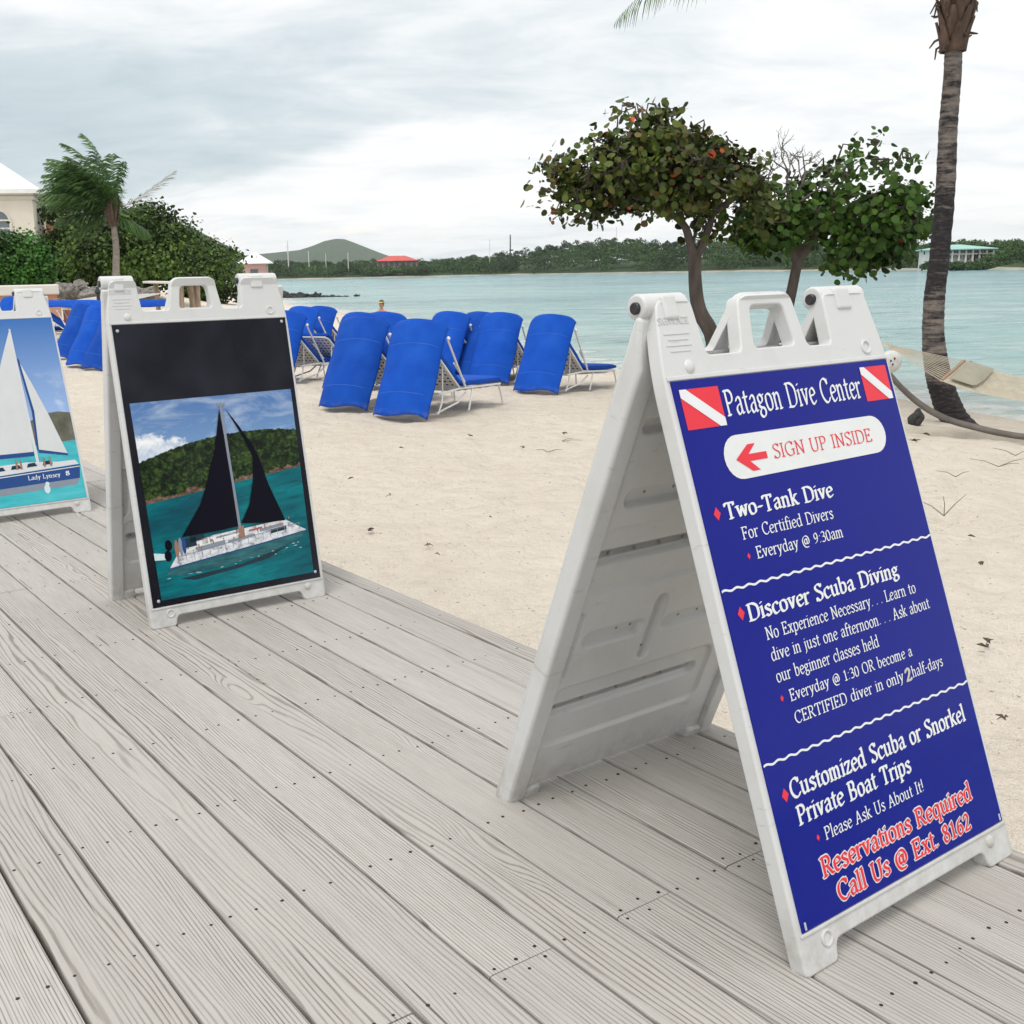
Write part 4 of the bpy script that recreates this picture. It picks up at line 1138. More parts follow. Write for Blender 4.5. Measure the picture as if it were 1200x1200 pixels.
m_frond = leaf_mat('palm fronds', [(.030, .078, .018), (.055, .120, .028), (.095, .165, .045)], .5, .25, .8)
m_dry = leaf_mat('dry palm fronds', [(.20, .17, .11), (.26, .22, .15)], .7, .2)


def frond(V, Fc, p0, d0, length, droop, wind, nl=46, ll=.62, seed=0, wid=.026, fall=.4):
    r = random.Random(seed); p = Vector(p0); d = Vector(d0).normalized(); st = length/nl; pts = []
    for i in range(nl+1):
        pts.append((p.copy(), d.copy())); d = (d+Vector((0, 0, -droop*st*(.3+1.6*i/nl)))+wind*st*(.2+i/nl)).normalized(); p = p+d*st
    for i, (p, d) in enumerate(pts):
        u = i/nl
        if i < nl:      # midrib
            q_ = pts[i+1][0]; s = d.cross(Vector((0, 0, 1))); s = s.normalized() if s.length > .01 else Vector((1, 0, 0)); w = .016*(1-u)+.003
            b = len(V); V += [p-s*w, p+s*w, q_+s*w*.9, q_-s*w*.9]; Fc.append((b, b+1, b+2, b+3))
        if u < .12: continue
        s = d.cross(Vector((0, 0, 1))); s = s.normalized() if s.length > .01 else Vector((1, 0, 0)); n_ = s.cross(d)
        L = ll*(math.sin(PI*min(1, .12+u*.86))**.6)*r.uniform(.85, 1.1)
        for sg in (-1, 1):
            dr = (s*sg*.8+d*(.55+.5*u)+n_*.18+wind*.9+Vector((0, 0, -fall*r.uniform(.5, 1.2)))).normalized()
            m_ = p+dr*L*.55; dr2 = (dr+Vector((0, 0, -fall*.9))+wind*.6).normalized(); e = m_+dr2*L*.5
            wv = d*wid*.5
            b = len(V); V += [p-wv*.7, p+wv*.7, m_+wv, m_-wv]; Fc.append((b, b+1, b+2, b+3))
            b = len(V); V += [m_-wv, m_+wv, e+wv*.12, e-wv*.12]; Fc.append((b, b+1, b+2, b+3))


# the palm by the water
pb = on_sand(1112, 494); pb.z -= .06
YP = pb.y
root = empty('coconut_palm', pb); tag(root, 'tall leaning coconut palm with dark blotched ringed trunk at the water', 'palm tree')
tp = [pb+Vector((.22, 0, -.1)), pb+Vector((.14, 0, .02)), A(1112, 478, YP), A(1100, 440, YP), A(1094, 400, YP), A(1095, 350, YP), A(1102, 290, YP), A(1108, 220, YP), A(1111, 150, YP), A(1116, 90, YP), A(1118, 45, YP), A(1122, -20, YP)]
tr = [.225, .195, .16, .140, .118, .108, .102, .099, .094, .089, .084, .085]
q = MB(); cp = catmull([p-pb for p in tp], 14); k = len(cp); vs = []; nr = 22
for i, p in enumerate(cp):
    u = i/(k-1)*(len(tr)-1); j = min(int(u), len(tr)-2); r_ = tr[j]+(tr[j+1]-tr[j])*(u-j)
    r_ *= 1+.030*math.sin(p.z*2*PI/.062)+random.uniform(-.012, .012)
    for a in range(nr):
        th = 2*PI*a/nr; rr_ = r_*(1+.05*mnoise.noise((math.cos(th)*1.4, math.sin(th)*1.4, p.z*5)))
        vs.append((p.x+rr_*math.cos(th), p.y+rr_*math.sin(th), p.z))
q.raw(vs, [(i*nr+a, i*nr+(a+1) % nr, (i+1)*nr+(a+1) % nr, (i+1)*nr+a) for i in range(k-1) for a in range(nr)])
q.build('trunk', m_palmbark, root, smooth=True)
# sheaths of old leaf bases
q = MB(); t0 = A(1117, 55, YP)-pb; t1 = A(1130, -95, YP)-pb
for lay in range(9):
    c0 = t0.lerp(t1, lay/10.); n_ = 7
    for a in range(n_):
        th = 2*PI*(a+.5*(lay % 2))/n_+random.uniform(-.15, .15); out = Vector((math.cos(th), math.sin(th), 0)); tan = Vector((-math.sin(th), math.cos(th), 0))
        r0, r1 = .105+.004*lay, .175+.012*lay; h_ = random.uniform(.26, .36); w0 = .075
        pts = []
        for v_ in range(6):
            f = v_/5; rr_ = r0+(r1-r0)*f**1.4; ww = w0*(1-.75*f**1.5)
            for u_ in (-1, 0, 1): pts.append(c0+out*(rr_+(.015 if u_ == 0 else 0))+tan*ww*u_+Vector((0, 0, h_*f-.05)))
        q.raw(pts, [(v_*3+u_, v_*3+u_+1, v_*3+u_+4, v_*3+u_+3) for v_ in range(5) for u_ in range(2)])
for _ in range(26):
    th = random.uniform(0, 2*PI); out = Vector((math.cos(th), math.sin(th), 0)); c0 = t0.lerp(t1, random.uniform(-.03, .75))+out*.12
    q.tube([c0, c0+out*.07+Vector((0, 0, random.uniform(-.05, .04))), c0+out*.10+Vector((random.uniform(-.03, .03), 0, random.uniform(-.14, .02)))], [.010, .007, .002], 5)
ob = q.build('leaf_sheaths', m_boot, root, smooth=True, solid=.012)
V = []; Fc = []
ct = t1+Vector((0, 0, .05)); wind = Vector((-.30, .03, .0))
for i in range(26):
    a = i*2.399+.3; e = .2+1.0*((i*7) % 26)/26
    d = Vector((math.cos(a)*math.cos(e), math.sin(a)*math.cos(e), math.sin(e)))
    frond(V, Fc, ct+Vector((0, 0, .3*((i*7) % 26)/26)), d, random.uniform(2.3, 2.9), .36, wind, 52, .62, i)
# the long frond that hangs into the frame
frond(V, Fc, t1+Vector((0, 0, .05)), Vector((-.9, .2, .16)), 3.72, .26, Vector((0, 0, 0)), 84, .66, 77, .015, 1.5)
frond(V, Fc, t1+Vector((0, 0, .05)), Vector((-.9, -.1, .10)), 2.3, .34, Vector((0, 0, 0)), 60, .62, 78, .013, 1.4)
me = bpy.data.meshes.new('crown'); me.from_pydata([tuple(p) for p in V], [], Fc); me.update(); link('crown', me, m_frond, root)

# the smaller palm blown by the wind
YQ = 44.
pq = A(137, 346, YQ); pq.z = sz(pq.x, pq.y)-.1
root = empty('coconut_palm', pq); tag(root, 'slim coconut palm with fronds blown sideways in front of the round green tree', 'palm tree')
q = MB(); limb(q, [Vector((0, 0, -.1)), A(136, 320, YQ)-pq, A(136, 290, YQ)-pq, A(133, 262, YQ)-pq], .15, .115, 12); q.build('trunk', simple('pale slim palm bark', (.27, .235, .20), .9, .3, 5, bump=.5, bscale=14, stretch=(1, 1, 3)), root, smooth=True)
q = MB(); c0 = A(133, 266, YQ)-pq; limb(q, [c0, c0+Vector((-.05, 0, .5)), c0+Vector((-.12, 0, .95))], .15, .26, 10)
for i in range(9):
    a = i*.7; q.tube([c0+Vector((.15*math.cos(a), .15*math.sin(a), .2)), c0+Vector((.34*math.cos(a), .34*math.sin(a), .95)), c0+Vector((.36*math.cos(a)-.1, .36*math.sin(a), 1.1))], [.05, .04, .02], 6)
q.build('leaf_sheaths', m_boot, root, smooth=True)
V = []; Fc = []; V2 = []; F2 = []
ct = A(131, 250, YQ)-pq
for i in range(40):
    a = i*2.399; e = .55+.95*((i*11) % 40)/40
    d = Vector((math.cos(a)*math.cos(e)*.62-.52, math.sin(a)*math.cos(e), math.sin(e)))
    frond(V, Fc, ct, d, random.uniform(2.3, 3.3), .30, Vector((-.26, .0, -.02)), 40, .95, 100+i, .06, .5)
for (dx, dz, ln) in ((-.9, .12, 2.3), (-.8, .6, 2.7), (-.85, .4, 2.6), (-.4, -.1, 1.8), (.45, -.15, 1.5), (.12, .95, 2.2), (.25, .8, 2.0), (-.1, 1.1, 2.4)):
    frond(V, Fc, ct, Vector((dx, .1, dz)), ln, .22, Vector((-.15, 0, -.05)), 40, .9, int(dx*99), .06, .8)
frond(V, Fc, ct, Vector((.75, -.1, .05)), 1.6, .0, Vector((.0, 0, .25)), 24, .8, 5, .06, .5)
frond(V2, F2, ct, Vector((.80, -.1, .36)), 3.0, .0, Vector((.0, 0, .12)), 34, .75, 9, .045, .4)
for nm, v_, f_, mm in (('crown', V, Fc, m_frond), ('dry_frond', V2, F2, m_dry)):
    me = bpy.data.meshes.new(nm); me.from_pydata([tuple(p) for p in v_], [], f_); me.update(); link(nm, me, mm, root)

# ------------------------------------------------------------------ round tree, hedge and shrubs on the left
def crown_tree(name, label, cat, base, blobs, m, nclump, leaf, seed, trunks=(), per=26, group=None):
    B = Vector(base); root = empty(name, B); tag(root, label, cat, group); rr = np.random.default_rng(seed)
    vol = np.array([b_[1][0]*b_[1][2] for b_ in blobs]); pick = rr.choice(len(blobs), nclump, p=vol/vol.sum())
    P = []; N = []; S = []
    q = MB()
    for i in pick:
        c, rad = blobs[i]; d = rr.normal(size=3); d /= np.linalg.norm(d); rho = .62+.42*rr.random()
        p = np.array(c)+d*np.array(rad)*rho-np.array(B)
        if seed != 8 and mnoise.noise(Vector(p)*.55+Vector((seed, 0, 0))) < -.16: continue
        k = per; cl = leaf*4.0
        o_ = rr.normal(size=(k, 3))*cl*np.array([1, 1, .55]); P.append(p+o_); N.append(rr.normal(size=(k, 3))*.7+d*.9+np.array([0, 0, .5])); S.append(leaf*(.6+.7*rr.random(k)))
        if rr.random() < .35: q.tube([Vector(np.array(c)*.5)+Vector(p)*.0-B*.5 if False else Vector(p)*.25+Vector((0, 0, 1.)), Vector(p)*.7, Vector(p)], [.06, .04, .015], 5, False)
    V, Fq = leaf_discs(np.concatenate(P), np.concatenate(N), np.concatenate(S), 6, .1, seed, .7)
    np_mesh('crown', V, Fq, m, root, smooth=False)
    for pts, a, b_ in trunks: limb(q, [Vector(p)-B for p in pts], a, b_)
    if q.v: q.build('trunk', m_bark, root, smooth=True)
    return root


YR = 50.
rb = A(140, 345, YR); rb.z = sz(rb.x, rb.y)
crown_tree('broadleaf_tree', 'wide dome shaped green tree behind the windblown palm', 'tree', rb,
           [E_(140, 297, 90, 44, YR, 60), E_(95, 304, 50, 34, YR, 45), E_(190, 294, 42, 38, YR, 40), E_(178, 262, 26, 20, YR, 25), E_(195, 253, 14, 10, YR, 12), E_(105, 280, 30, 18, YR, 25), E_(60, 308, 20, 24, YR, 25), E_(58, 248, 9, 7, YR, 8), E_(150, 322, 90, 16, YR, 50)],
           m_yleaf, 1500, .08, 5, [([rb, A(140, 330, YR), A(150, 300, YR)], .35, .15), ([rb+Vector((1, 0, 0)), A(170, 325, YR), A(190, 290, YR)], .22, .08), ([rb-Vector((1, 0, 0)), A(105, 325, YR), A(85, 300, YR)], .22, .08)], 36)
YR2 = 62.
rb = A(250, 345, YR2); rb.z = sz(rb.x, rb.y)
crown_tree('broadleaf_tree', 'low green tree behind the handle of the catamaran board', 'tree', rb,
           [E_(245, 318, 36, 30, YR2, 30), E_(262, 326, 14, 22, YR2, 18), E_(225, 305, 24, 24, YR2, 22), E_(250, 340, 38, 14, YR2, 22)], m_yleaf, 600, .095, 6,
           [([rb, A(250, 335, YR2), A(245, 315, YR2)], .25, .1)], 28)
YH = 40.
hb = A(15, 335, YH); hb.z = sz(hb.x, hb.y)
crown_tree('hedge', 'bright green clipped hedge below the pale villa', 'hedge', hb,
           [E_(20, 302, 34, 26, YH, 24), E_(-30, 300, 40, 26, YH, 24), E_(35, 318, 22, 20, YH, 16), E_(-80, 300, 40, 28, YH, 24), E_(10, 318, 30, 18, YH, 20)], m_hedge, 800, .06, 8, (), 40)

# ------------------------------------------------------------------ buildings
m_cream = simple('cream stucco', (.80, .74, .65), .85, .06, 1.2); m_whiteroof = simple('white painted roof', (.84, .84, .84), .6, .06, 2)
m_trimw = simple('white trim', (.70, .67, .60), .6, .05, 2); m_glass = simple('dark window glass', (.10, .13, .15), .08, .2, .6, spec=.8)
m_peach = simple('peach stucco', (.56, .32, .20), .85, .10, 2); m_pink = simple('pink stucco', (.58, .36, .32), .85, .08, 2)
m_redroof = simple('red roof sheets', (.52, .075, .06), .6, .12, .5); m_tealroof = simple('pale teal roof', (.28, .50, .45), .6, .08, .5); m_white = simple('white walls', (.70, .68, .64), .8, .06, 1)
m_stone = simple('rubble stone', (.20, .185, .165), .9, .45, 1.6, bump=.8, bscale=6); m_concrete = simple('grey ramp concrete', (.42, .41, .39), .9, .1, 2)
m_black = simple('dark rocks', (.035, .034, .036), .8, .5, 2., bump=.8, bscale=7)


def wall_box(q, o, ex, lx, ey, ly, z0, z1):
    """a block from corner o along ex, ey"""
    c = [o, o+ex*lx, o+ex*lx+ey*ly, o+ey*ly]
    q.raw([(p.x, p.y, z) for z in (z0, z1) for p in c], [(0, 1, 5, 4), (1, 2, 6, 5), (2, 3, 7, 6), (3, 0, 4, 7), (4, 5, 6, 7), (3, 2, 1, 0)])


def hip(q, o, ex, lx, ey, ly, z, h, ov):
    a = o-ex*ov-ey*ov; lx += 2*ov; ly += 2*ov; s = min(lx, ly)/2
    c = [a, a+ex*lx, a+ex*lx+ey*ly, a+ey*ly]
    if ly > lx: r0, r1 = a+ex*lx/2+ey*s, a+ex*lx/2+ey*(ly-s); fs = [(4, 5, 9, 8), (5, 6, 9), (6, 7, 10, 9), (7, 4, 10)]
    else: r0, r1 = a+ey*ly/2+ex*s, a+ey*ly/2+ex*(lx-s); fs = []
    vs = [(p.x, p.y, z-.18) for p in c]+[(p.x, p.y, z) for p in c]+[(r0.x, r0.y, z+h), (r1.x, r1.y, z+h)]
    if ly > lx: fs = [(4, 5, 8), (5, 6, 9, 8), (6, 7, 9), (7, 4, 8, 9)]
    else: fs = [(4, 5, 9, 8), (5, 6, 9), (6, 7, 8, 9), (7, 4, 8)]
    q.raw(vs, fs+[(0, 1, 5, 4), (1, 2, 6, 5), (2, 3, 7, 6), (3, 0, 4, 7), (3, 2, 1, 0)])


def window_on(root, wall_o, ex, n, u, z, w, h, arch=False, mull=True):
    """frame and pane standing a little proud of the wall plane"""
    def P(a, b_, d): return wall_o+ex*(u+a)+Vector((0, 0, z+b_))+n*d
    out = [(-w/2, 0), (w/2, 0)]
    if arch: out += [(w/2*math.cos(i*PI/10), h-w/2+w/2*math.sin(i*PI/10)) for i in range(11)]
    else: out += [(w/2, h), (-w/2, h)]
    q = MB(); k = len(out); inn = [(a*.80, .06+b_*.92) for a, b_ in out]
    q.raw([P(a, b_, .0) for a, b_ in out]+[P(a, b_, .08) for a, b_ in out]+[P(a, b_, .08) for a, b_ in inn]+[P(a, b_, .03) for a, b_ in inn],
          [(i+m_*k, (i+1) % k+m_*k, (i+1) % k+(m_+1)*k, i+(m_+1)*k) for m_ in range(3) for i in range(k)])
    if mull:
        for bb in (.33, .62):
            c_ = [P(-w*.4, h*bb, .03), P(w*.4, h*bb, .03), P(w*.4, h*bb+.07, .03), P(-w*.4, h*bb+.07, .03)]; c2 = [p+n*.04 for p in c_]
            q.raw(c_+c2, [(4, 5, 6, 7), (0, 1, 5, 4), (2, 3, 7, 6)])
    f = q.build('window', m_trimw, root)
    q = MB(); q.raw([P(a, b_, .035) for a, b_ in inn], [tuple(range(k))]); q.build('pane', m_glass, f)
    return f


# the villa at the left edge
hc = A(44, 300, 48.); hc.z = 0
e_s = Vector((-.215, .977, 0)).normalized(); e_f = Vector((-e_s.y, e_s.x, 0))
root = empty('villa', (0, 0, 0)); tag(root, 'cream villa with white hipped roof and arched windows above the hedge', 'house')
ez = A(27, 222, 48.).z; wz = A(60, 235, 60.).z
q = MB(); wall_box(q, hc, e_f, 11., e_s, 4.6, .3, ez-.1); q.build('wall', m_cream, root)
q = MB(); wall_box(q, hc+e_s*4.62-Vector((-e_s.y, e_s.x, 0))*-.5, e_f, 9., e_s, 12.5, .3, ez-.12); q.build('wing_wall', m_cream, root)
q = MB(); hip(q, hc, e_f, 11., e_s, 4.6, ez, 1.9, .38); q.build('roof', m_whiteroof, root)
q = MB(); hip(q, hc+e_s*4.62+e_f*.5, e_f, 9., e_s, 12.5, ez-.05, 2.3, .36); q.build('wing_roof', m_whiteroof, root)
for z_, h_ in ((ez-.42, .16), (ez-.24, .10)):
    q = MB(); wall_box(q, hc-e_f*.08-e_s*.08, e_f, 11.16, e_s, 4.7, z_, z_+h_); q.build('cornice', m_trimw, root)
window_on(root, hc, e_s, -e_f, 2.6, A(34, 285, 50.).z, 1.55, 2.1+.1, True)
window_on(root, hc, e_f, -e_s, 1.4, A(3, 280, 48.).z, 1.0, 1.15, True); window_on(root, hc, e_f, -e_s, 4., A(3, 280, 48.).z, 1.0, 1.15, True)
q = MB(); o_ = hc+e_s*5.0-e_f*.9; wall_box(q, o_, e_f, 1.3, e_s, 3.4, .3, A(47, 262, 54.).z); q.build('porch', m_peach, root)

# pale capped terrace wall
pw = [A(-80, 340, 26.5), A(66, 340, 27.5)]; z1_ = A(30, 334, 27.).z
zt_ = z1_
a_, b_ = [Vector((p.x, p.y, 0)) for p in pw]; ex = (b_-a_).normalized(); ey = Vector((-ex.y, ex.x, 0))
root = empty('terrace_wall', (a_.x, a_.y, sz(a_.x, a_.y))); tag(root, 'peach terrace wall with a thick white cap behind the leftmost board', 'wall')
rz = root.location; z1_ = zt_-rz.z
q = MB(); wall_box(q, a_-rz, ex, (b_-a_).length, ey, .5, -.1, z1_-.25); q.build('wall', m_peach, root)
q = MB(); wall_box(q, a_-rz-ex*.06-ey*.08, ex, (b_-a_).length+.12, ey, .66, z1_-.25, z1_); q.build('cap', m_trimw, root, bevel=.03)
q = MB(); wall_box(q, b_-rz-ex*.5-ey*.42, ex, .55, ey, .40, -.1, z1_-.42); q.build('step', m_peach, root)
o = MB(); wall_box(o, b_+ex*.12-ey*.1, ex, .16, ey, .30, sz(b_.x+.1, b_.y)-.1, zt_-.62); o = o.build('brick_pier', simple('terracotta pier', (.36, .15, .09), .9, .2, 6), bevel=.01); tag(o, 'small terracotta pier at the end of the white capped terrace wall', 'pier')
# grey ramp
q = MB(); ra, rb_ = A(72, 354, 26.), A(122, 346, 33.)
vs = []
for i in range(9):
    p = ra.lerp(rb_, i/8); w_ = Vector((.5, .9, 0)).normalized()*1.1
    for s in (0, 1, 2, 3):
        pp_ = p+w_*s*.8; vs.append((pp_.x, pp_.y, max(sz(pp_.x, pp_.y)+.03, p.z)))
q.raw(vs, [(i*4+j, (i+1)*4+j, (i+1)*4+j+1, i*4+j+1) for i in range(8) for j in range(3)])
o = q.build('ramp_path', m_concrete); tag(o, kind='structure')
pp_ = A(115.5, 352, 27.); pp_.z = sz(pp_.x, pp_.y)
q = MB(); tz_ = A(115, 336, 27.).z-pp_.z; q.tube([(0, 0, -.1), (0, 0, tz_*.9)], .045, 8); q.ball((0, 0, tz_*.35), .085, 10, 7, (1, 1, 1.4)); q.tube([(0, 0, tz_*.86), (0, 0, tz_*.9), (0, 0, tz_)], [.05, .075, .03], 10)
o = q.build('path_light', m_black, smooth=True); o.location = pp_; tag(o, 'dark slim post beside the grey ramp and the catamaran board', 'post')


def rock_mesh(seed, m, jag=.35):
    bm = bmesh.new(); bmesh.ops.create_icosphere(bm, subdivisions=3, radius=1)
    for v in bm.verts:
        p = v.co.copy(); n_ = mnoise.noise(p*1.1+Vector((seed*3.1, 0, 0)))*jag*1.3+mnoise.noise(p*2.6+Vector((0, seed*1.7, 0)))*jag*.5
        c_ = mnoise.cell(p*1.4+Vector((seed, seed, 0)))*jag*.35
        v.co = p*(1+n_+c_)
    me = bpy.data.meshes.new('rock'); bm.to_mesh(me); bm.free(); me.materials.append(m); return me


GR = [rock_mesh(i+1, m_stone) for i in range(5)]; DRK = [rock_mesh(i+9, m_black, .5) for i in range(5)]
pr = random.Random(4)
for i in range(44):
    px = 62+i*2.7+pr.uniform(-2, 2); Y_ = 34+pr.uniform(0, 5); py = 348-12*pr.random() if px < 120 else 350-9*pr.random()
    p = A(px, py, Y_); o = bpy.data.objects.new('boulder', GR[i % 5]); COL.objects.link(o); o.location = p
    o.scale = (pr.uniform(.14, .36), pr.uniform(.2, .34), pr.uniform(.11, .24)); o.rotation_euler = (0, 0, pr.uniform(0, 6))
    tag(o, 'grey boulder in the rubble bank under the round green tree', 'rock', 'boulders in the bank under the tree')
for i, (px, py, w_, h_) in enumerate([(338, 349, 10, 5), (331, 346, 9, 6), (344, 350, 9, 4), (352, 348, 10, 4.5), (360, 347.5, 8, 3.5), (371, 346, 6, 4.8), (366, 348, 7, 2.6), (380, 347.6, 7, 1.6), (389, 346, 5, 1.9), (397, 347.5, 6, 1.1), (418, 346.8, 4.5, 2.0), (326, 350, 10, 5), (405, 347.4, 5, .9)]):
    Yr = 92.; p = A(px, py, Yr); k = Yr/F; o = bpy.data.objects.new('sea_rock', DRK[i % 5]); COL.objects.link(o); o.location = (p.x, p.y, ZW+h_*k*.25)
    o.scale = (w_*k*.75, w_*k*.7, max(h_*k*.95, .06)); o.rotation_euler = (0, 0, i*1.3)
    lab = {5: 'tallest dark rock standing up on the low spit by the gazebo', 10: 'lone dark rock farthest out at the tip of the spit'}.get(i, 'low black rock on the spit running out into the water')
    tag(o, lab, 'rock', 'dark rocks of the spit')

# gazebo
gc = A(300, 322, 110.); gc.z = ZW+.6; k = 110/F
root = empty('gazebo', gc); tag(root, 'small pink hut with white pyramid roof above the shore', 'hut'); hw_ = 12.6*k; zt = A(300, 308, 110.).z-gc.z; za = A(300, 295, 110.).z-gc.z
q = MB(); q.box((0, 0, zt/2), (2*hw_, 2*hw_, zt)); q.build('wall', m_pink, root)
q = MB(); r_ = 18*k; q.raw([(-r_, -r_, zt), (r_, -r_, zt), (r_, r_, zt), (-r_, r_, zt), (-r_, -r_, zt-.1), (r_, -r_, zt-.1), (r_, r_, zt-.1), (-r_, r_, zt-.1), (0, 0, za)],
        [(0, 1, 8), (1, 2, 8), (2, 3, 8), (3, 0, 8), (4, 5, 1, 0), (5, 6, 2, 1), (6, 7, 3, 2), (7, 4, 0, 3), (7, 6, 5, 4)])
q.build('roof', m_whiteroof, root)
q = MB(); q.box((.0, -hw_-.02, zt*.45), (.75, .05, zt*.6)); q.build('window', m_glass, root)


def villa_far(name, label, px0, px1, roof_top, eave, bottom, Y_, mr, mw, cols, ov=.6, floors=1):
    k = Y_/F; c0 = A((px0+px1)/2, bottom, Y_); W_ = (px1-px0)*k; root = empty(name, c0); tag(root, label, 'house')
    ze = A((px0+px1)/2, eave, Y_).z-c0.z; zt = A((px0+px1)/2, roof_top, Y_).z-c0.z; D_ = 7.
    q = MB(); q.box((0, D_/2+1.6, ze/2-1.5), (W_*.92, D_, ze+3)); q.build('wall', mw, root)
    q = MB(); hip(q, Vector((-W_/2+ov, 0, 0)), Vector((1, 0, 0)), W_-2*ov, Vector((0, 1, 0)), D_+1.6, ze, zt-ze, ov); q.build('roof', mr, root)
    for i in range(cols+1):
        x_ = -W_*.46+W_*.92*i/cols; q = MB(); q.box((x_, .2, ze/2-.8), (.32, .32, ze+1.6)); q.build('column', mw, root)
    for fl in range(floors):
        z0 = ze*fl/floors; zh = ze/floors
        if fl: q = MB(); q.box((0, .9, z0), (W_*.93, 1.5, .25)); q.build('balcony', mw, root)
        for i in range(cols):
            x_ = -W_*.46+W_*.92*(i+.5)/cols; q = MB(); q.box((x_, 1.58, z0+zh*.45), (W_*.92/cols*.6, .1, zh*.62)); q.build('window', m_glass, root)
    return root


villa_far('house', 'low house with red roof on the far shore below the mountain', 441, 490, 299.5, 305.5, 313, 432., m_redroof, m_pink, 7, 1.0)
villa_far('house', 'white two storey house with pale teal roof on the far right shore', 1098, 1166, 286, 291.5, 303.5, 217., m_tealroof, m_white, 8, .7, 2)
for px, top, bot, wd, lab in ((338, 282, 309, .26, 'tall pale mast left of the mountain'), (362, 294, 309, .2, 'short pale mast in front of the mountain slope'), (382, 297, 309, .16, 'thin faint mast under the mountain top'),
                              (408, 296, 308, .2, 'pale mast in front of the right slope of the mountain'), (574, 280, 305, .14, 'faint thin mast to the left of the dark pole'), (598, 275, 303, .30, 'dark pole standing clear above the far trees'),
                              (722, 266, 290, .16, 'thin mast on the wooded point under the sea grape crown'), (256, 284, 298, .14, 'thin mast over the hill slope behind the small hut')):
    p = A(px, bot, 436.); q = MB(); h_ = A(px, top, 436.).z-p.z; q.tube([(0, 0, -3), (0, 0, h_)], [wd*1.0, wd*.7], 6)
    if px in (338, 598): q.box((0, 0, h_*.72), (1.8, .12, .12)) if px == 338 else q.box((.4, 0, h_*.35), (1.6, .3, .5))
    o = q.build('mast', m_bolt if px == 598 else m_white); o.location = p; tag(o, lab, 'mast')

# beach hut with thatch posts, behind the handle of the second board
hb = A(222, 358, 36.); hb.z = sz(hb.x, hb.y)
root = empty('beach_hut', hb); tag(root, 'open beach hut on pale rough timber posts behind the catamaran board', 'hut')
m_post = simple('pale rough timber', (.36, .27, .20), .9, .3, 9, stretch=(1, 1, .2), bump=.5, bscale=40)
zr = A(222, 332, 36.).z-hb.z
for px in (180, 214, 219, 226, 233):
    x_ = A(px, 350, 36.).x-hb.x; q = MB(); y_ = pr.uniform(-.3, .6); q.tube([(x_, y_, -.2), (x_+pr.uniform(-.04, .04), y_, zr*.5), (x_+pr.uniform(-.05, .05), y_, zr)], [.085, .075, .08], 8); q.build('post', m_post, root, smooth=True)
q = MB(); q.box((-.42, .15, zr+.03), (1.9, 1.1, .07), Matrix.Rotation(.04, 3, 'Y')); q.build('roof', m_trimw, root, bevel=.01)

# ------------------------------------------------------------------ loungers
m_canvas, t, b = new_mat('royal blue canvas')
co = obj_co(t); n1 = t.noise(co, 5, 4); n2 = t.noise(co, 380, 2)
c = t.mix(t.mapr(n1, .3, .7), (.004, .058, .37), (.006, .075, .44)); c = t.mix(t.math('MULTIPLY', t.mapr(n2, .5, .7), .2), c, (.012, .09, .42))
ro = t.add('ShaderNodeObjectInfo').outputs['Random']; fr_ = t.mapr(ro, 0, 1, .82, 1.16); c = t.mix(1., c, t.comb(fr_, fr_, fr_), 'MULTIPLY')
fz = t.noise(co, 2.3, 4, .6); c = t.mix(t.math('MULTIPLY', t.mapr(fz, .5, .75), .30), c, (.022, .12, .47))
low_ = t.math('MULTIPLY', t.mapr(t.sep(co)[2], .0, .10, 1, 0, True), t.mapr(t.noise(co, 16, 4), .4, .7)); c = t.mix(t.math('MULTIPLY', low_, .22), c, (.30, .30, .33))
t.put(b.inputs['Base Color'], c); b.inputs['Roughness'].default_value = .75; b.inputs['Specular IOR Level'].default_value = .12
t.put(b.inputs['Normal'], t.bump(t.math('ADD', t.math('MULTIPLY', n1, .8), t.math('MULTIPLY', n2, .1)), .5, .015))
m_seam = simple('canvas seam', (.016, .095, .43), .8, .1); m_tube = simple('white tube frame', (.70, .70, .69), .35, .08, 5); m_strap = simple('white vinyl straps', (.68, .67, .63), .5, .12, 5)


